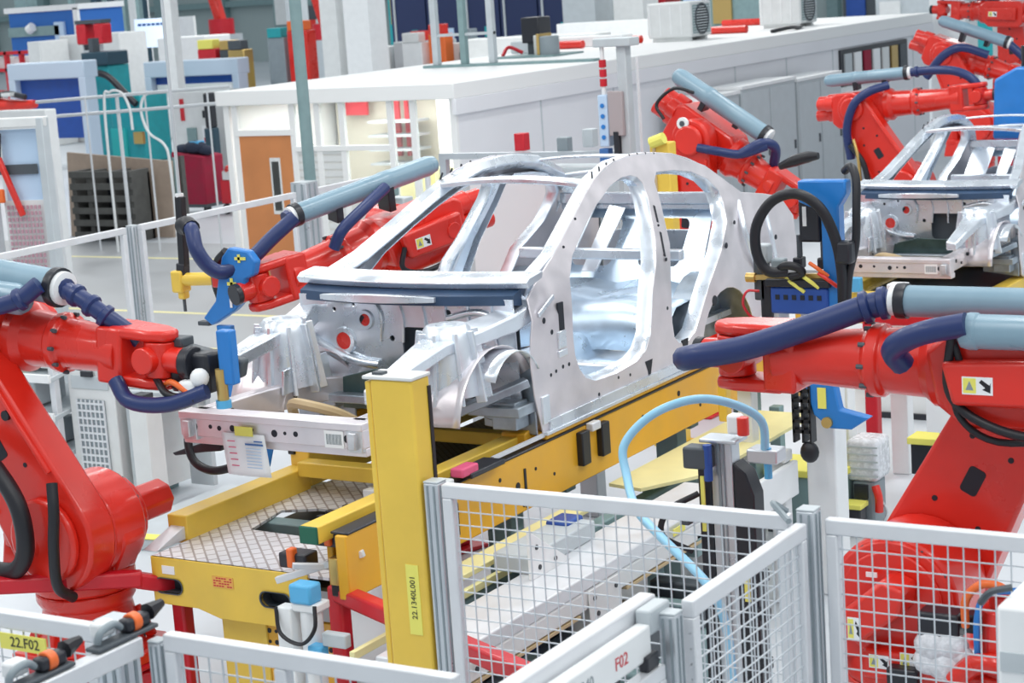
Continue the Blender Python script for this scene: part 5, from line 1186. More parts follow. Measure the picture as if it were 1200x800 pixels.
# raised floor plinth with yellow edge
pl = thing('floor_plinth', 'low grey floor plinth with yellow edge left of the conveyor', 'plinth', (-9.6, 10.9, 0))
MB().prism([(-10.3, 10.45), (-8.0, 10.75), (-8.0, 12.3), (-10.3, 12.0)], lambda x, y, t: (x, y, t), .0, .09).build('slab', LGREY, pl, bevel=.01); MB().prism([(-10.3, 10.44), (-8.0, 10.74), (-8.0, 10.86), (-10.3, 10.56)], lambda x, y, t: (x, y, .09 + t), 0, .006).build('yellow_edge', STICKY, pl)
for k, (x0, y0, x1, y1) in enumerate(((-11.8, 11.25, -10.65, 11.33), (-24, 19.2, -12.6, 19.3), (-22, 17.2, -12.6, 17.3), (-26, 23.4, -14, 23.5))):
    o = MB().box(x0, y0, .0005, x1, y1, .003).build('floor_line', PALEY); struct(o)
o = MB().box(-40, 9.0, .0002, -12.5, 25.0, .0012).build('floor_aisle', mat('grey_aisle', (.43, .445, .46), .4, var=.08, scale=.8)); struct(o)
# ------------------------------------------------------------------ back fence
def bpanel(label, y0, y1):
    f = thing('mesh_fence_panel', label, 'fence', (-12.25, (y0 + y1) / 2, 0), 0, 'back fence panels')
    MB().box(-12.275, y0, 1.96, -12.225, y1, 2.02).build('top_rail', RAILW, f, bevel=.006); MB().box(-12.275, y0, .1, -12.225, y1, .15).build('bottom_rail', RAILW, f, bevel=.006)
    for y in (y0, y1 - .05): MB().box(-12.275, y, .15, -12.225, y + .05, 1.96).build('stile', RAILW, f, bevel=.006)
    return f
bpanel('back fence rail panel farthest left, beside the machine frame', 11.2, 13.22); bpanel('back fence panel in front of the pallet stack', 13.42, 15.75); bpanel('back fence panel in front of the orange door', 16.1, 18.2)
fpost('grey post joining two back fence panels in front of the brown board', -12.25, 13.32, 2.02, .08, group='back fence posts'); fpost('grey double post of the back fence in front of the wooden door', -12.25, 15.92, 2.10, .20, group='back fence posts')

# ------------------------------------------------------------------ white office booth
ob = thing('office_booth', 'long white office booth with flat roof, windows and wooden door', 'booth', (-15.5, 30, 0))
GLASS = bpy.data.materials.new('window_glass'); _nt, _b = nodes_of(GLASS)
_b.inputs['Base Color'].default_value = (.92, .97, .97, 1); _b.inputs['Transmission Weight'].default_value = .92; _b.inputs['Roughness'].default_value = .02; _b.inputs['IOR'].default_value = 1.02
area('booth_fill_light', (-15.5, 22.2, 2.5), 3.0, 1.6, 60); BOOTH = mat('booth_panel', (.80, .81, .85), .5, var=.04, scale=.6); BOOTHW = mat('booth_white', (.86, .87, .87), .45)  # unseen area light added to brighten the booth interior
MB().box(-13.76, 21.1, 0, -13.70, 38.8, 2.54).build('side_wall', BOOTH, ob)
for k in range(8): MB().box(-13.70, 23.2 + 2.1 * k, 0, -13.694, 23.23 + 2.1 * k, 2.54).build('wall_joint', LGREY, ob)
rb = MB().box(-17.56, 21.0, 2.54, -13.66, 39.0, 2.74).build('roof', BOOTHW, ob, bevel=.01)
MB().box(-13.70, 21.0, 2.34, -13.64, 39.0, 2.54).build('side_fascia', BOOTH, ob, bevel=.006)
MB().box(-17.4, 38.7, 0, -13.76, 38.8, 2.54).build('rear_wall', BOOTH, ob); MB().box(-17.52, 21.1, 0, -17.40, 38.8, 2.54).build('inner_wall', BOOTHW, ob)
ob2 = thing('office_booth', 'second white booth parallel behind the long office booth', 'booth', (-21, 35, 0)); MB().box(-22.0, 33.0, 0, -18.3, 41.0, 2.25).build('body', BOOTHW, ob2, bevel=.01); MB().box(-22.1, 32.9, 2.25, -18.2, 41.1, 2.38).build('roof', BOOTHW, ob2, bevel=.01)
# front wall: posts, dado, panes
for x in (-17.44, -17.30, -16.32, -15.90, -15.50, -14.72, -14.36, -13.74): MB().box(x - .045, 21.06, 0, x + .045, 21.12, 2.54).build('mullion', BOOTHW, ob, bevel=.004)
MB().box(-17.3, 21.05, 2.12, -16.32, 21.12, 2.20).build('transom', BOOTHW, ob, bevel=.004); MB().box(-16.3, 21.05, 1.90, -14.72, 21.12, 1.97).build('transom', BOOTHW, ob, bevel=.004)
DADO = mat('ribbed_cladding', (.70, .70, .68), .5)
MB().box(-16.3, 21.08, 0, -15.5, 21.11, 1.90).build('dado_panel', DADO, ob)
for k in range(19): MB().box(-16.28, 21.072, .06 + .1 * k, -15.52, 21.08, .13 + .1 * k).build('cladding_board', OFFW, ob)
MB().box(-15.46, 21.08, 0, -14.75, 21.11, 1.50).build('dado_panel', DADO, ob)
for x0, x1, z0, z1 in ((-17.26, -16.36, 2.2, 2.54), (-16.28, -15.94, 1.97, 2.54), (-15.86, -15.54, 1.97, 2.54), (-15.46, -14.76, 1.5, 2.54), (-14.68, -14.40, .9, 2.54), (-14.32, -13.78, .9, 2.54)):
    MB().box(x0, 21.09, z0, x1, 21.10, z1).build('pane', GLASS, ob)
dr_ = MB().box(-17.27, 21.07, .02, -16.37, 21.11, 2.12).build('door_leaf', ORANGEW, ob, bevel=.004, label='orange wooden door leaf')
MB().box(-16.76, 21.063, 1.05, -16.58, 21.07, 1.82).build('vision_frame', OFFW, dr_); MB().box(-16.73, 21.058, 1.10, -16.61, 21.063, 1.77).build('vision_glass', GLASS, dr_); MB().cbox((-16.45, 21.04, 1.02), (.10, .04, .03)).build('door_handle', PROF, dr_)
# furniture glimpsed inside
fi = thing('storage_rack', 'pale storage rack with red strips seen through the booth windows', 'rack', (-15.6, 23.0, 0))
MB().box(-17.3, 23.4, 0, -13.8, 23.5, 2.5).build('back_panel', mat('beige_panel', (.66, .63, .52), .7), fi)
for k, (x, w) in enumerate(((-17.0, .4), (-16.15, .10), (-15.95, .06), (-15.40, .10), (-15.1, .08))): MB().box(x, 23.2, 1.6 if k else 2.2, x + w, 23.25, 2.45).build('red_strip', RED2, fi)
MB().box(-15.2, 22.9, 1.2, -14.7, 22.95, 2.45).build('white_board', WHITE, fi)
for k in range(5): MB().box(-16.4, 22.9, 1.3 + .2 * k, -15.6, 23.3, 1.33 + .2 * k).build('rack_shelf', LGREY, fi)
for k, x in enumerate((-15.45, -14.85, -14.25)): o = MB().box(x, 22.2, .4, x + .42, 22.6, 1.55).build('tote_bin', PALEY, bevel=.03); tag(o, ('left', 'middle', 'right')[k] + ' one of three yellow bins inside the booth', 'bin', 'yellow bins inside the booth')
# shelf opening in the side wall
ow = MB().box(-13.70, 34.0, 1.62, -13.66, 37.5, 2.30).build('wall_display', BLACKP, ob, label='dark display case with coloured boards')
for k in range(7):
    y = 34.15 + .48 * k
    MB().box(-13.66, y, 1.70, -13.63, y + .34, 2.22).build('display_board', (LGREY, PAPER, MAROON, PAPER, OFFW, BRASS, DGREY)[k], ow)
# things on the booth roof
def aircon(x, y, label):
    a = thing('air_conditioner', label, 'air conditioner', (x, y, 2.74), 0, 'air conditioners on the booth roof')
    MB().box(x - .42, y - .40, 2.80, x + .42, y + .40, 3.40).build('casing', OFFW, a, bevel=.03); MB().box(x + .42, y - .34, 2.86, x + .425, y + .34, 3.34).build('grille_backing', GSTEEL, a)
    m = MB()
    for k in range(10): m.box(x + .425, y - .33, 2.88 + .046 * k, x + .435, y + .33, 2.90 + .046 * k)
    stuff(m.build('grille', LGREY, a)); MB().lathe((x + .43, y, 3.10), (1, 0, 0), [(.27, 0), (.27, .012), (.24, .015), (.24, 0)], n=20).build('fan_ring', DGREY, a)
    m = MB()
    for k in range(4): m.box(x - .38 + .2 * k, y - .405, 2.86, x - .36 + .2 * k, y - .40, 3.34)
    m.build('casing_ribs', WHITE, a)
    for s in (-.3, .3): MB().box(x - .36, y + s - .04, 2.74, x + .36, y + s + .04, 2.80).build('foot_bar', OFFW, a)
    return a
aircon(-15.35, 30.9, 'off-white air conditioner box at the middle of the booth roof'); aircon(-15.0, 34.8, 'off-white air conditioner box toward the far end of the booth roof')
pu = thing('pump_unit', 'dark box and grey tank on the booth roof near its corner', 'pump', (-16.1, 27.2, 2.74)); MB().box(-16.45, 27.4, 2.95, -16.12, 27.8, 3.36).build('control_head', BLACKP, pu, bevel=.02); MB().box(-16.40, 27.5, 2.74, -16.2, 27.7, 2.95).build('stand', DGREY, pu); MB().cyl((-15.82, 27.2, 2.74), (-15.82, 27.2, 3.06), .16, n=18).build('tank', MGREY, pu, bevel=.02); MB().box(-16.12, 27.2, 2.74, -16.0, 27.45, 3.08).build('filter', OFFW, pu, bevel=.02); MB().box(-16.0, 27.1, 2.74, -15.95, 27.5, 3.1).build('bracket', BRASS, pu); MB().box(-16.7, 26.9, 2.74, -15.6, 27.9, 2.77).build('base_plate', GSTEEL, pu)
MB().tube([(-16.5, 27.5, 2.8), (-16.7, 27.4, 2.9), (-16.7, 27.2, 2.78)], .03, n=8).build('red_pipe', RED2, pu, smooth=60)
rc = thing('roof_rack', 'grey three post steel frame standing on the booth roof', 'frame', (-16.2, 25.2, 2.74))
for x in (-16.55, -16.05, -15.55): MB().box(x - .05, 25.0, 2.78, x + .05, 25.1, 5.2).build('post', LGREY if x != -16.05 else GSTEEL, rc, bevel=.006)
MB().box(-16.75, 24.95, 2.74, -13.8, 25.15, 2.78).build('base_rail', GSTEEL, rc); MB().box(-16.6, 25.02, 3.2, -15.5, 25.08, 3.24).build('cross_rail', LGREY, rc)
for k, (x, y, ln, lab) in enumerate(((-16.9, 30.6, 1.0, 'red pipe lying across the middle of the booth roof'), (-17.3, 29.6, .8, 'second thinner red pipe lying on the booth roof'), (-17.2, 36.6, 1.2, 'red beam lying at the far end of the booth roof'), (-16.3, 33.0, 1.3, 'lower red beam lying at the far end of the booth roof'))):
    o = MB().cyl((x, y, 2.74 + .07), (x + ln, y - .1, 2.74 + .07), .07, n=10).build('roof_pipe', RED); tag(o, lab, 'pipe', 'red pipes on the booth roof')
for k, (x, y, sx, sy, sz, c_, lab) in enumerate(((-17.4, 30.0, 1.4, .4, .18, WHITE, 'white duct box behind the pump on the booth roof'), (-21.9, 34.0, 3.2, .6, .45, OFFW, 'long off-white duct on the roof of the second booth'), (-21.9, 38.0, 3.2, .5, .55, WHITE, 'long white duct farthest back on the second booth roof'), (-17.4, 28.6, .7, .4, .2, LGREY, 'small grey box left of the pump on the booth roof'))):
    zb = 2.74 if x > -18 else 2.38; o = MB().box(x, y, zb, x + sx, y + sy, zb + sz).build('roof_duct', c_, bevel=.02); tag(o, lab, 'duct')
o = MB().tube([(-14.2, 32.2, 2.77), (-14.1, 32.8, 2.80), (-14.2, 33.4, 2.77), (-14.4, 34.0, 2.78)], .035, n=8).build('drain_hose', BLACK, smooth=60); tag(o, 'black hose lying at the booth roof edge between the air conditioners', 'hose')
# grey cabinets and fence in front of the booth side wall
for k, (y0, y1, z, lab) in enumerate(((26.6, 28.0, 2.0, 'first tall grey cabinet along the booth wall, left of the robot'), (28.1, 30.2, 2.05, 'second grey cabinet along the booth wall with square vent'), (30.3, 32.2, 2.0, 'third grey cabinet along the booth wall below the display'), (32.3, 34.0, 1.6, 'fourth lower grey cabinet along the booth wall'))):
    c_ = thing('switch_cabinet', lab, 'cabinet', (-13.2, (y0 + y1) / 2, 0), 0, 'grey cabinets along the booth wall')
    MB().box(-13.5, y0, 0, -12.95, y1, z).build('body', mat('cabinet_grey', (.50, .55, .58), .45), c_, bevel=.012)
    n_ = 2 if k else 1
    for j in range(n_):
        w = (y1 - y0) / n_; MB().box(-12.95, y0 + w * j + .03, .1, -12.935, y0 + w * (j + 1) - .03, z - .05).build('door', LGREY, c_, bevel=.006); MB().cbox((-12.925, y0 + w * (j + 1) - .12, 1.0), (.02, .04, .14)).build('handle', DGREY, c_)
    MB().box(-13.52, y0 - .02, z, -12.93, y1 + .02, z + .05).build('top_rail', WHITE, c_)
    if k == 1: MB().cbox((-12.93, y0 + .5, 1.2), (.02, .18, .16)).build('vent', GSTEEL, c_)
# control mast with signal lamp near the far side of the near car
cm = thing('control_mast', 'grey control mast with blue and red lamps behind the near car roof', 'mast', (-8.85, 16.5, 0))
MB().box(-8.88, 16.5, 0, -8.78, 16.62, 3.36).build('mast', LGREY, cm, bevel=.01); MB().box(-9.10, 16.45, 3.30, -8.70, 16.65, 3.38).build('top_bar', LGREY, cm, bevel=.01); MB().cyl((-8.66, 16.5, 0), (-8.66, 16.5, 3.2), .018, n=8).build('thin_pole', RAILW, cm)
for k in range(3): MB().cyl((-9.03, 16.5, 2.93 + .09 * k), (-9.03, 16.5, 3.0 + .09 * k), .035, n=12).build('lamp_segment', RED2, cm)
MB().cyl((-9.03, 16.5, 2.85), (-9.03, 16.5, 3.30), .022, n=8).build('lamp_pole', WHITE, cm); MB().box(-9.08, 16.45, 2.36, -8.98, 16.55, 2.85).build('lamp_panel', PAPERC, cm, bevel=.01)
for k in range(4): MB().cyl((-9.03, 16.445, 2.45 + .1 * k), (-9.03, 16.44, 2.45 + .1 * k), .022, n=10).build('blue_lamp', BLUE, cm)
MB().box(-8.98, 16.46, 2.46, -8.82, 16.54, 2.88).build('control_box', mat('taupe_box', (.42, .37, .38), .5), cm, bevel=.01); MB().box(-8.93, 16.45, 2.15, -8.88, 16.55, 2.5).build('black_rail', BLACKP, cm); MB().box(-9.1, 16.46, 2.1, -9.0, 16.56, 2.34).build('blue_box', PAPERB, cm, bevel=.01)
bp_ = thing('signal_post', 'yellow post standing behind the near car beside the control mast', 'post', (-7.45, 14.6, 0)); MB().box(-7.55, 14.52, .02, -7.37, 14.66, 2.58).build('housing', YEL, bp_, bevel=.012); MB().box(-7.52, 14.51, .02, -7.49, 14.52, 2.55).build('seam', TAN, bp_); MB().box(-7.62, 14.45, 0, -7.30, 14.73, .02).build('foot_plate', YEL, bp_); MB().cyl((-7.52, 14.5, 2.58), (-7.40, 14.5, 2.62), .05, n=10).build('lamp_cap', STICKY, bp_)
gc = thing('equipment_rack', 'grey equipment rack with conduits seen through the near car side', 'rack', (-9.4, 16.8, 0)); MB().box(-10.2, 17.0, 0, -9.2, 17.4, 2.1).build('cabinet', LGREY, gc, bevel=.01)
for k in range(5): MB().box(-10.15 + .2 * k, 16.96, .2 + .1 * (k % 2), -10.03 + .2 * k, 17.0, 2.0 - .2 * (k % 3)).build('conduit', (OFFW, MGREY, LGREY, DGREY, OFFW)[k], gc)
for x, z, c_ in ((-10.4, 2.35, RED2), (-9.9, 2.3, MGREY), (-9.6, 2.38, LGREY)): MB().cbox((x, 17.2, z), (.12, .12, .18)).build('top_device', c_, gc, bevel=.01)
MB().box(-11.3, 17.0, 2.2, -9.1, 17.08, 2.26).build('cable_tray', PROF, gc); MB().box(-11.3, 17.0, 0, -11.22, 17.08, 2.2).build('tray_leg', PROF, gc)
st2 = thing('white_cabinet', 'white slim cabinet seen through the near car windscreen', 'cabinet', (-9.4, 13.6, 0)); MB().box(-9.62, 13.4, 0, -9.22, 13.8, 1.68).build('body', OFFW, st2, bevel=.01); MB().box(-9.52, 13.5, 1.68, -9.36, 13.65, 2.25).build('neck', LGREY, st2, bevel=.01); MB().cbox((-9.46, 13.45, 2.34), (.14, .10, .13)).build('sensor_head', GSTEEL, st2, bevel=.015)
for k in range(6): MB().box(-9.58, 13.39, .3 + .22 * k, -9.26, 13.40, .46 + .22 * k).build('drawer', LGREY, st2)
tr = thing('tall_panel', 'tall grey panel standing left of the slim white cabinet', 'panel', (-10.2, 14.0, 0)); MB().box(-9.05, 13.9, 0, -8.98, 15.2, 2.3).build('sheet', BOOTH, tr); MB().box(-9.06, 13.86, 0, -8.96, 13.92, 2.34).build('edge_post', LGREY, tr)

# ------------------------------------------------------------------ far left machine frame
mf = thing('machine_enclosure', 'white machine enclosure with red handle at the far left', 'machine', (-14.9, 14.4, 0))
for x, y in ((-15.05, 14.35), (-14.40, 14.50)): MB().box(x - .05, y - .05, 0, x + .05, y + .05, 2.94).build('upright', LGREY, mf, bevel=.008)
MB().beam((-15.4, 14.28, 2.90), (-14.35, 14.52, 2.90), .10, .10).build('head_beam', OFFW, mf, bevel=.012)
MB().beam((-14.95, 14.46, 2.45), (-14.55, 14.56, 2.45), .02, .75).build('clear_panel', PAPERC, mf); MB().beam((-14.93, 14.37, 2.55), (-14.72, 14.42, 1.95), .06, .05).build('red_handle', RED, mf, bevel=.012, label='red handle'); MB().beam((-15.15, 14.32, 2.72), (-14.95, 14.37, 2.74), .04, .05).build('red_bar', RED2, mf); MB().beam((-14.93, 14.36, 2.56), (-14.90, 14.37, 2.80), .05, .05).build('handle_end', BLACKP, mf); MB().cbox((-14.95, 14.36, 2.16), (.10, .05, .14)).build('orange_box', ORANGE, mf, bevel=.012); MB().beam((-14.98, 14.42, 2.42), (-14.55, 14.52, 2.42), .02, .10).build('dark_strip', DGREY, mf)
m = MB()
for i in range(9):
    for j in range(12): m.cbox((-14.92 + .045 * i, 14.42 + .010 * i, 1.35 + .062 * j), (.028, .01, .040))
stuff(m.build('perforated_print', mat('dusty_pink', (.50, .30, .36), .6), mf)); MB().beam((-14.98, 14.44, 1.65), (-14.52, 14.55, 1.65), .02, .90).build('perforated_panel', OFFW, mf); MB().cbox((-14.72, 14.40, 1.26), (.34, .05, .12)).build('pink_wrap', PINKW, mf, bevel=.02); MB().cbox((-14.72, 14.37, 1.26), (.08, .03, .13)).build('black_clip', BLACKP, mf)
wc_ = thing('white_cabinet', 'tall white cabinet with black switch behind the far left enclosure', 'cabinet', (-20.8, 21.4, 0)); MB().box(-22.0, 21.2, 0, -20.95, 21.42, 2.56).build('body', WHITE, wc_, bevel=.015); MB().box(-21.24, 21.185, 1.76, -21.09, 21.2, 1.90).build('black_switch', BLACKP, wc_)
for k in range(3): MB().box(-21.26, 21.18, 1.05 + .22 * k, -20.99, 21.2, 1.20 + .22 * k).build('drawer', OFFW, wc_)
for z in (.27, .89): MB().box(-21.32, 20.88, z, -21.02, 21.2, z + .03).build('side_shelf', OFFW, wc_)
for k, z in enumerate((.30, .62)): o = MB().box(-21.28, 20.9, z + .30 - .3 * (1 - k), -21.05, 21.15, z + .50 - .3 * (1 - k)).build('carton', mat('carton', (.50, .27, .16), .8), bevel=.01); tag(o, ('lower', 'upper')[k] + ' small brown carton beside the tall white cabinet', 'carton')
hp = thing('hoop_rail', 'bent white tube frame standing beside the tall white cabinet', 'hoop', (-20.3, 20.8, 0)); MB().tube([(-20.95, 20.9, 2.05), (-20.78, 20.9, 2.07), (-20.66, 20.9, 1.9), (-20.62, 20.9, 1.2), (-20.60, 20.9, 0)], .03, n=8).build('tube', RAILW, hp, smooth=60)
# brown board with dark pallets leaning on it
bd = thing('board', 'large brown board leaning upright behind the dark pallets', 'board', (-23.7, 25.6, 0)); MB().prism([(-25.0, 0), (-22.6, 0), (-22.5, 1.32), (-24.9, 1.50)], lambda x, z, t: (x, 25.6 + t, z), 0, .05).build('sheet', BROWNB, bd, bevel=.006)
MB().box(-23.3, 25.65, 0, -23.2, 26.2, 1.2).build('prop', DWOOD, bd)
pa_ = thing('pallet_stack', 'dark timber pallet rack standing against the brown board', 'pallet', (-24.1, 25.2, 0))
for x in (-24.33, -23.98, -23.43, -23.03): MB().box(x, 25.05, 0, x + .10, 25.5, 1.22).build('upright', DWOOD, pa_, bevel=.006)
for k in range(6): MB().box(-24.33, 25.0, .06 + .21 * k, -22.93, 25.06, .17 + .21 * k).build('plank', DWOOD, pa_, bevel=.006)
MB().box(-24.33, 25.45, 0, -22.93, 25.5, 1.15).build('back', BLACKP, pa_)
for k, (x, y) in enumerate(((-22.72, 25.85), (-22.78, 26.1))): o = MB().box(x, y, 0, x + .06, y + .1, 1.35).build('timber_post', DWOOD if k else GSTEEL); tag(o, ('grey', 'dark')[k] + ' upright timber at the right end of the brown board', 'post')
# maroon trolley
tl = thing('trolley', 'trolley draped in maroon cloth with a dark bundle on top', 'trolley', (-24.6, 28.5, 0))
MB().prism([(-25.02, .18), (-24.2, .18), (-24.18, 1.10), (-24.95, 1.20)], lambda x, z, t: (x, 28.4 + t, z), 0, .6).build('maroon_cloth', MAROON, tl, bevel=.03)
for x in (-24.95, -24.28): MB().cyl((x, 28.5, .09), (x + .05, 28.5, .09), .09, n=12).build('wheel', BLACK, tl)
MB().box(-25.0, 28.4, .14, -24.2, 29.0, .20).build('base_frame', DGREY, tl); m = MB()
for x, z, s in ((-24.8, 1.22, .18), (-24.5, 1.26, .22), (-24.25, 1.2, .16)): m.sphere((x, 28.6, z), s, n=10, m=6, sc=(1.2, .8, .6))
stuff(m.build('dark_bundle', mat('dark_cloth', (.02, .03, .06), .8), tl, smooth=60)); MB().box(-24.55, 28.5, 1.32, -24.35, 28.7, 1.38).build('sky_blue_item', SKYB, tl)
rt = thing('red_tool_cart', 'red tool cart with pipes between the maroon trolley and the booth', 'cart', (-23.6, 28.6, 0)); MB().box(-23.9, 28.5, .2, -23.3, 28.9, .65).build('body', RED2, rt, bevel=.02); MB().box(-23.8, 28.45, .65, -23.35, 28.8, .82).build('tray', OFFW, rt, bevel=.02); MB().cyl((-23.6, 28.6, .82), (-23.6, 28.6, 1.5), .05, n=8).build('stem', DGREY, rt)
for x in (-23.85, -23.4): MB().cyl((x, 28.55, .1), (x + .05, 28.55, .1), .1, n=10).build('wheel', BLACK, rt)
MB().tube([(-23.8, 28.6, .7), (-23.6, 28.4, .9), (-23.4, 28.5, .75)], .04, n=8).build('red_hose', RED, rt, smooth=60)
# white notice panel and dark posts left of the booth
np_ = thing('notice_board', 'white panel with red and black notice left of the booth', 'panel', (-26.6, 31.3, 0)); MB().box(-27.35, 31.35, 0, -25.9, 31.42, 2.13).build('sheet', OFFW, np_); MB().box(-26.57, 31.33, 1.60, -26.38, 31.35, 1.75).build('black_sign', BLACKP, np_); MB().box(-26.60, 31.32, 1.06, -26.34, 31.35, 1.44).build('notice', PAPER, np_); MB().cbox((-26.47, 31.31, 1.32), (.08, .01, .10)).build('red_mark', RED2, np_); MB().cbox((-26.47, 31.31, 1.15), (.18, .01, .09)).build('red_mark', RED2, np_); MB().box(-27.02, 31.32, .9, -26.77, 31.35, 1.4).build('grey_board', GSTEEL, np_); MB().box(-27.15, 31.32, 1.55, -27.06, 31.35, 2.0).build('red_mark', RED2, np_)
dp = thing('lamp_fixture', 'dark upright fixture in front of the white notice panel', 'fixture', (-26.05, 31.0, 0)); MB().box(-26.4, 30.9, 0, -25.7, 31.2, .1).build('foot', DGREY, dp); MB().box(-26.25, 30.95, .1, -26.0, 31.15, 1.42).build('body', mat('dark_teal', (.02, .06, .09), .4), dp, bevel=.03); MB().box(-26.2, 30.95, 1.42, -26.03, 31.15, 2.13).build('head', BLACKP, dp, bevel=.03)
d2 = thing('lamp_fixture', 'second dark fixture close to the booth corner', 'fixture', (-25.3, 31.0, 0)); MB().box(-25.5, 30.9, 0, -25.2, 31.15, 1.03).build('body', DGREY, d2, bevel=.03); MB().box(-25.46, 30.9, 1.35, -25.25, 31.1, 2.19).build('head', BLACKP, d2, bevel=.03); MB().box(-25.38, 30.98, 1.03, -25.3, 31.05, 1.35).build('neck', LGREY, d2)
# hoops and rails of white tube in front of the teal machine
wr_ = thing('tube_railing', 'white tube railing with bent corners above the brown board', 'railing', (-22.2, 24.0, 0))
for z0, z1 in ((2.48, 2.66), (2.22, 2.42)): MB().tube([(-24.2, 24.3, z0), (-21.6, 24.0, z0 + .10), (-19.4, 23.6, z1)], .028, n=8, res=1).build('rail', RAILW, wr_, smooth=60)
for x in (-22.9, -22.2, -21.6, -20.3): MB().cyl((x, 24.1, 0), (x, 24.1, 2.55), .016 if x != -22.2 else .03, n=8).build('post', RAILW, wr_)
MB().tube([(-22.42, 24.0, 0), (-22.40, 24.0, 2.35), (-22.25, 24.0, 2.62), (-22.0, 24.0, 2.60), (-21.86, 24.0, 2.35), (-21.84, 24.0, 2.0)], .022, n=8).build('hoop', WHITE, wr_, smooth=60); MB().tube([(-21.2, 24.0, 2.60), (-21.5, 24.0, 2.55), (-21.62, 24.0, 2.3), (-21.5, 24.0, 1.95), (-21.2, 24.0, 1.75), (-21.12, 24.0, 1.4), (-21.1, 24.0, 0)], .022, n=8).build('hoop', WHITE, wr_, smooth=60)

# ------------------------------------------------------------------ deep background
te = thing('teal_machine', 'teal machine with dark head and curved black hose in the far left', 'machine', (-35.5, 38, 0))
MB().box(-35.95, 38, 0, -35.2, 38.8, 2.5).build('column', TEAL, te, bevel=.03); MB().box(-36.0, 37.9, 2.5, -35.1, 38.7, 2.85).build('head', mat('dark_teal', (.02, .06, .09), .4), te, bevel=.03); MB().box(-35.75, 37.95, 2.85, -35.6, 38.2, 3.2).build('tower', DGREY, te); MB().box(-35.95, 38, 2.9, -35.8, 38.2, 3.05).build('valve', BLACKP, te)
MB().box(-35.1, 37.8, 0, -34.0, 38.8, 1.75).build('tank', TEAL, te, bevel=.05); MB().box(-35.1, 37.75, 0, -34.6, 37.8, .9).build('door', mat('bright_teal', (.03, .5, .48), .4), te); MB().box(-34.3, 37.7, .5, -34.0, 37.8, .8).build('brass_pipe', BRASS, te)
MB().tube([(-36.0, 37.8, 2.05), (-35.6, 37.7, 2.3), (-35.0, 37.7, 2.25), (-34.4, 37.7, 1.75), (-34.1, 37.7, 1.5)], .09, n=8).build('black_hose', BLACK, te, smooth=60)
rh = thing('red_gripper', 'small red gripper head above the teal machine', 'gripper', (-37.5, 40, 0)); MB().box(-37.9, 40, 0, -37.4, 40.3, 3.0).build('grey_stand', LGREY, rh, bevel=.02); MB().box(-38.0, 39.9, 3.0, -37.65, 40.3, 3.55).build('red_jaw', RED2, rh, bevel=.04); MB().box(-37.35, 39.9, 3.0, -37.05, 40.3, 3.55).build('red_jaw', RED2, rh, bevel=.04); MB().box(-38.0, 39.9, 3.55, -37.05, 40.3, 3.65).build('jaw_bar', DGREY, rh)
def gate(label, x0, x1, y, z, back):
    g_ = thing('lift_gate', label, 'gate', ((x0 + x1) / 2, y, 0), 0, 'grey lift gates')
    MB().box(x0, y, z - .42, x1, y + .5, z).build('header', mat('gate_grey', (.50, .60, .72), .4), g_, bevel=.03); MB().box(x0, y, 0, x0 + .22, y + .4, z - .4).build('post', mat('gate_grey', (.50, .60, .72), .4), g_, bevel=.02); MB().box(x1 - .22, y, 0, x1, y + .4, z - .4).build('post', mat('gate_grey', (.50, .60, .72), .4), g_, bevel=.02)
    MB().box(x0 + .22, y + .2, z - back[1], x1 - .22, y + .3, z - .42).build('shutter', back[0], g_)
    return g_
g1 = gate('grey lift gate with deep blue shutter at far left', -36.75, -34.15, 36, 2.72, (DBLUE, 1.9)); g2 = gate('grey lift gate with narrow blue slit left of the booth', -35.8, -32.6, 40, 2.45, (DBLUE, .62)); MB().box(-35.5, 40.15, 1.5, -32.85, 40.2, 1.83).build('lower_bar', OFFW, g2)
ra = thing('robot_arm_cover', 'small red robot arm in front of the deep blue shutter', 'robot arm', (-35.6, 34.5, 0)); MB().tube([(-36.1, 34.5, 2.0), (-35.6, 34.5, 1.80), (-35.0, 34.5, 1.76), (-34.4, 34.5, 1.80)], [.12, .20, .17, .10], n=10).build('arm', RED, ra, smooth=60); MB().tube([(-35.6, 34.4, 2.0), (-35.2, 34.4, 2.08), (-34.6, 34.4, 1.98)], .07, n=8).build('dark_cable', BLACKP, ra, smooth=60); MB().cyl((-36.3, 34.5, 0), (-36.2, 34.5, 1.9), .18, n=12).build('stand', DGREY, ra); MB().sphere((-36.25, 34.5, 1.9), .25).build('joint', BLACKP, ra); MB().box(-35.2, 34.2, 2.02, -34.9, 34.4, 2.10).build('white_tag', OFFW, ra)
rl_ = thing('red_pallet_frame', 'red frame rack holding white boxes at far left', 'rack', (-44, 43, 0))
for z in (2.25, 2.75, 1.6): MB().box(-45.2, 43, z, -42.6, 43.15, z + .10).build('rail', RED2, rl_)
for k in range(5): MB().box(-45.2 + .62 * k, 43, 0, -45.1 + .62 * k, 43.15, 2.85).build('post', RED2, rl_)
MB().box(-45.2, 43.15, 2.24, -42.6, 43.7, 2.30).build('shelf_plate', RED2, rl_)
for x in (-45.15, -42.7): MB().box(x, 43.6, 0, x + .1, 43.7, 2.24).build('rear_post', RED2, rl_)
for k in range(4): o = MB().box(-45.0 + .62 * k, 43.2, 2.30, -44.62 + .62 * k, 43.6, 2.68).build('white_box', OFFW if k % 2 else WHITE, bevel=.02); tag(o, ('first', 'second', 'third', 'last')[k] + ' from the left of the white boxes in the red rack', 'box', 'white boxes in the red rack')
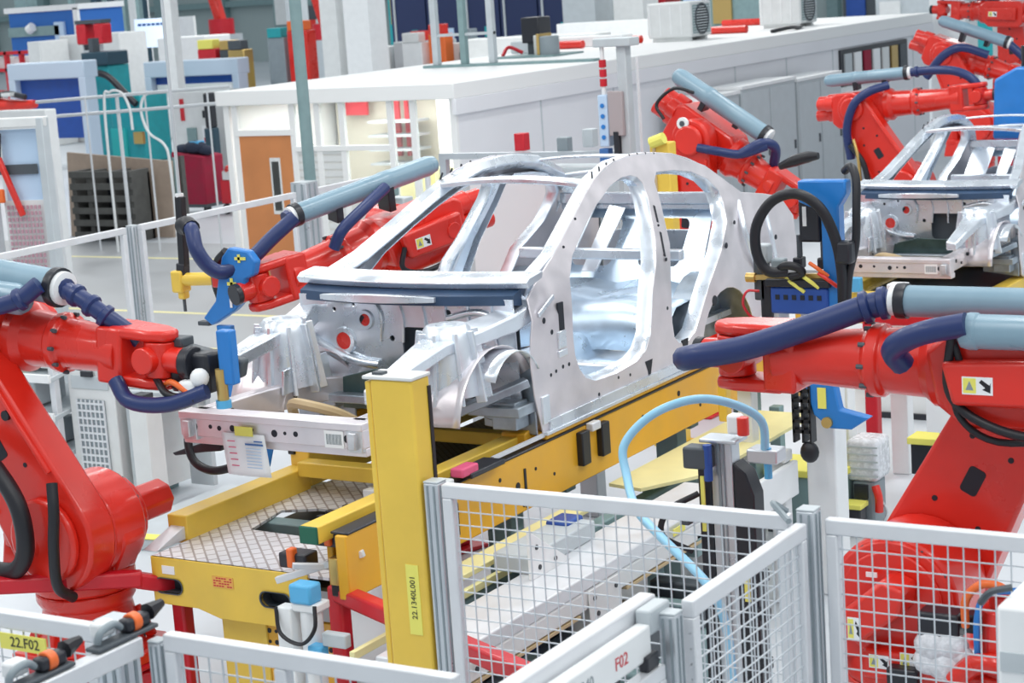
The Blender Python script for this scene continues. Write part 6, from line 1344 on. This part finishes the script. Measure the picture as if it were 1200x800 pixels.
bx = thing('blue_cabin', 'blue cabin with white frame at the top left corner', 'cabin', (-45, 46, 0)); MB().box(-46.6, 46, 0, -43.6, 48, 4.0).build('blue_wall', mat('cabin_blue', (.02, .14, .48), .45), bx); MB().box(-46.7, 45.9, 3.95, -43.5, 48, 4.12).build('white_head', WHITE, bx); MB().box(-43.75, 45.9, 0, -43.55, 46, 4.0).build('white_post', WHITE, bx); MB().box(-46.6, 45.9, 3.2, -44.4, 46, 3.5).build('pale_machine', GSTEEL, bx); MB().box(-44.6, 45.9, 2.9, -44.2, 46, 3.6).build('pale_window', PAPERC, bx); MB().cyl((-45.6, 45.8, 3.4), (-45.4, 45.8, 3.5), .15, n=10).build('lamp', WHITE, bx)
for k, (x, y, w, h, c_, lab) in enumerate(((-42.6, 44, 2.4, 3.2, OFFW, 'off-white block behind the red frame rack'), (-39.2, 44.5, 1.8, 2.95, WHITE, 'white block right of the teal machine head'), (-42.55, 42.6, .5, 3.1, OFFW, 'narrow off-white box on the red rack side'))):
    o = MB().box(x, y, 0, x + w, y + 1.2, h).build('storage_block', c_, bevel=.03); tag(o, lab, 'block')
sc2 = thing('display_screen', 'large lit display board with blue edge stripe in the far left', 'screen', (-42.3, 48, 0)); MB().box(-43.15, 48, 2.6, -41.3, 48.1, 3.5).build('panel', SCREEN, sc2); MB().box(-41.75, 47.98, 2.62, -41.55, 48.0, 3.48).build('blue_stripe', DBLUE, sc2); MB().box(-41.3, 48, 2.6, -40.7, 48.1, 3.5).build('side_panel', OFFW, sc2)
for k in range(6): MB().box(-43.0 + .19 * k, 47.98, 3.28, -42.86 + .19 * k, 48.0, 3.36).build('text_bar', PAPERB, sc2)
for x in (-43.0, -41.0): MB().box(x, 48.02, 0, x + .1, 48.1, 2.6).build('leg', GSTEEL, sc2)
for k, (x, y, w, h, c_, lab) in enumerate(((-54.6, 60, .8, 9, WHITE, 'white hall column at far left'), (-29.1, 40, .75, 9, WHITE, 'white hall column in front of the dark blue cabinets'), (-29.9, 40.1, .5, 9, OFFW, 'pale hall column against the white one'), (-38.6, 50, .5, 9, LGREY, 'grey hall column left of the booth'), (-47.5, 47.2, .5, 8, GSTEEL, 'green grey column behind the teal machine'), (-24.0, 42, .9, 9, LGREY, 'grey hall column behind the booth middle'), (-22.6, 42, .8, 9, OFFW, 'off-white hall column behind the booth middle'), (-13.75, 39.1, .75, 9, WHITE, 'broad white hall column at the far booth corner'), (-33.2, 38, .28, 9, OFFW, 'thin off-white hall column beside the tall grey pole'))):
    o = MB().box(x, y, 0, x + w, y + w, h).build('hall_column', c_); tag(o, lab, 'column', 'hall columns')
tpole = thing('steel_pole', 'tall green grey pole standing in front of the booth door', 'pole', (-12.4, 16.2, 0)); MB().cyl((-12.38, 16.2, .02), (-12.38, 16.2, 9.0), .062, n=12).build('shaft', GSTEEL, tpole); MB().box(-12.5, 16.08, 0, -12.26, 16.32, .02).build('foot_plate', GSTEEL, tpole); MB().box(-12.36, 16.1, 1.7, -12.30, 16.14, 1.86).build('black_clip', BLACKP, tpole)
# dark blue cabinets, benches and clutter behind the booth roof
for k in range(5):
    c_ = thing('server_cabinet', ('first', 'second', 'third', 'fourth', 'fifth')[k] + ' from the left of the dark blue cabinets behind the booth', 'cabinet', (-32 + 1.2 * k, 48, 0), 0, 'dark blue cabinets behind the booth')
    MB().box(-33.2 + 1.25 * k, 48, 0, -32.0 + 1.25 * k, 49, 4.6).build('body', mat('midnight_blue', (.012, .028, .10), .4), c_); MB().box(-33.1 + 1.25 * k, 47.97, .2, -33.04 + 1.25 * k, 48, 4.5).build('edge', LGREY, c_); MB().box(-32.5 + 1.25 * k, 47.97, 2.4, -32.3 + 1.25 * k, 48, 2.7).build('handle', PAPERC if k % 2 else TEAL, c_)
for k in range(7):
    x = -31.5 + 1.75 * k
    c_ = thing('work_bench', ('first', 'second', 'third', 'fourth', 'fifth', 'sixth', 'seventh')[k] + ' from the left of the pale benches behind the booth roof', 'bench', (x, 43, 0), 0, 'pale benches behind the booth'); MB().box(x, 43, 0, x + 1.6, 43.6, 2.45 + .1 * (k % 2)).build('body', (OFFW, LGREY)[k % 2], c_, bevel=.02); MB().box(x + .3, 42.97, 1.9, x + .7, 43, 2.2).build('panel', (PAPERC, OFFW, MGREY)[k % 3], c_)
    if k % 2: MB().box(x + .5, 43.1, 2.5, x + .9, 43.4, 2.8).build('device', (DBLUE, RED, DGREY)[k % 3], c_)
rng = random.Random(11)
CL = [RED2, RED, ORANGE, STICKY, LGREY, DGREY, OFFW, TEAL, MGREY, WHITE, BRASS, GSTEEL]
for k in range(12):
    x = -35.5 + .75 * k; y = 42.0 + rng.uniform(-1, 1); h = rng.uniform(2.4, 3.3); w = rng.uniform(.35, .65)
    o = MB().box(x, y, 0, x + w, y + .4, h - .25).build('parts_crate', CL[(k * 5) % 12], bevel=.02)
    MB().box(x + .04, y - .03, h - .25, x + w - .06, y + .3, h).build('crate_load', CL[(k * 7 + 3) % 12], o, bevel=.02)
    tag(o, 'parts crate number %s from the left in the cluttered row behind the grey pole' % ['one','two','three','four','five','six','seven','eight','nine','ten','eleven','twelve'][k], 'crate', 'parts crates behind the grey pole')
for k in range(16):
    x = -61 + 3.4 * k; y = 74 + rng.uniform(-4, 4); h = rng.uniform(2.6, 5.0)
    o = MB().box(x, y, 0, x + rng.uniform(1.2, 2.6), y + 1.5, h).build('far_machine', [GSTEEL, DGREY, LGREY, TEAL, OFFW, MGREY, RED2, mat('dark_teal', (.02, .06, .09), .4)][k % 8], bevel=.05)
    MB().box(x + .2, y - .1, h * .5, x + 1.0, y, h * .8).build('machine_panel', [OFFW, RED, PAPERC, BRASS, DBLUE][k % 5], o); MB().box(x + .3, y + .3, h, x + .5, y + .6, h + 1.6).build('machine_mast', GSTEEL, o)
    tag(o, 'far %s machine with a %s panel in front of the back wall' % (('green grey', 'dark grey', 'light grey', 'teal', 'off-white', 'mid grey', 'crimson', 'dark teal')[k % 8], ('white', 'red', 'pale blue', 'brass', 'deep blue')[k % 5]), 'machine', 'far machines along the back wall')
for k in range(24):
    o = MB().box(-104 + 5 * k, 95.4, 0, -103.4 + 5 * k, 96, 14).build('wall_stud', GSTEEL if k % 3 else mat('dark_teal', (.02, .06, .09), .4)); struct(o)
for z in (3.4, 6.5): o = MB().box(-130, 95.5, z, 40, 96, z + .35).build('wall_girt', GSTEEL); struct(o)
for k in range(7):
    x = -52.6 + .55 * k + (.3 if k % 2 else 0)
    o = MB().box(x, 55 + .3 * (k % 3), 0, x + (.16, .3, .12)[k % 3], 55.2 + .3 * (k % 3), 7.5).build('rack_upright', mat('dark_teal', (.02, .06, .09), .4) if k % 2 else GSTEEL); tag(o, '%s from the left of the dark steel uprights right of the blue cabin' % ('first', 'second', 'third', 'fourth', 'fifth', 'sixth', 'seventh')[k], 'upright', 'dark steel uprights in the far left')
# small red robots far off
for k, (x, y, z, lab) in enumerate(((-49.5, 60, 4.1, 'small far red robot above the display board'), (-44.5, 60, 3.7, 'small far red robot between two hall columns'), (-34.5, 56, 4.2, 'small far red robot right of the dark blue cabinets'))):
    q = thing('distant_robot', lab, 'robot', (x, y, 0)); MB().box(x - .6, y - .5, 0, x + .6, y + .5, z - 1.5).build('pedestal', LGREY, q); MB().cyl((x, y, z - 1.5), (x, y, z - .9), .5, n=12).build('base', RED2, q); MB().beam((x, y, z - 1.0), (x - .4, y, z + .4), .35, .4).build('lower_arm', RED, q, bevel=.06); MB().beam((x - .6, y, z + .35), (x + 1.1, y, z + .2), .36, .36).build('upper_arm', RED, q, bevel=.06); MB().tube([(x - .5, y - .2, z + .6), (x + .3, y - .2, z + .75), (x + 1.0, y - .2, z + .4)], .1, n=8).build('cable', BLACKP, q, smooth=60)
# right far side
rw = struct(MB().box(-13.0, 46, 0, 6, 46.2, 6).build('wall_right', mat('pale_hall_panel', (.60, .63, .65), .6))); o = MB().box(-12.9, 40.5, 0, -9.6, 41.0, 3.0).build('machine_guard', OFFW, bevel=.02); tag(o, 'off-white machine guard wall right of the broad white column', 'guard wall')
for k in range(6): MB().box(-12.8 + .52 * k, 40.48, .2, -12.38 + .52 * k, 40.5, 2.9).build('guard_panel', LGREY if k % 2 else OFFW, o)
bl = thing('blue_tool_head', 'blue tool head at the right edge above the second car', 'welding tool', (-6.6, 21.4, 0)); MB().prism([(-6.75, 2.55), (-6.5, 2.68), (-6.1, 2.68), (-6.1, 1.9), (-6.78, 1.9)], lambda x, z, t: (x, 21.2 + t, z), 0, .4).build('blue_body', BLUE, bl, bevel=.03); MB().cyl((-6.4, 21.4, 2.68), (-6.4, 21.4, 2.9), .1, n=12).build('neck', BLACKP, bl)
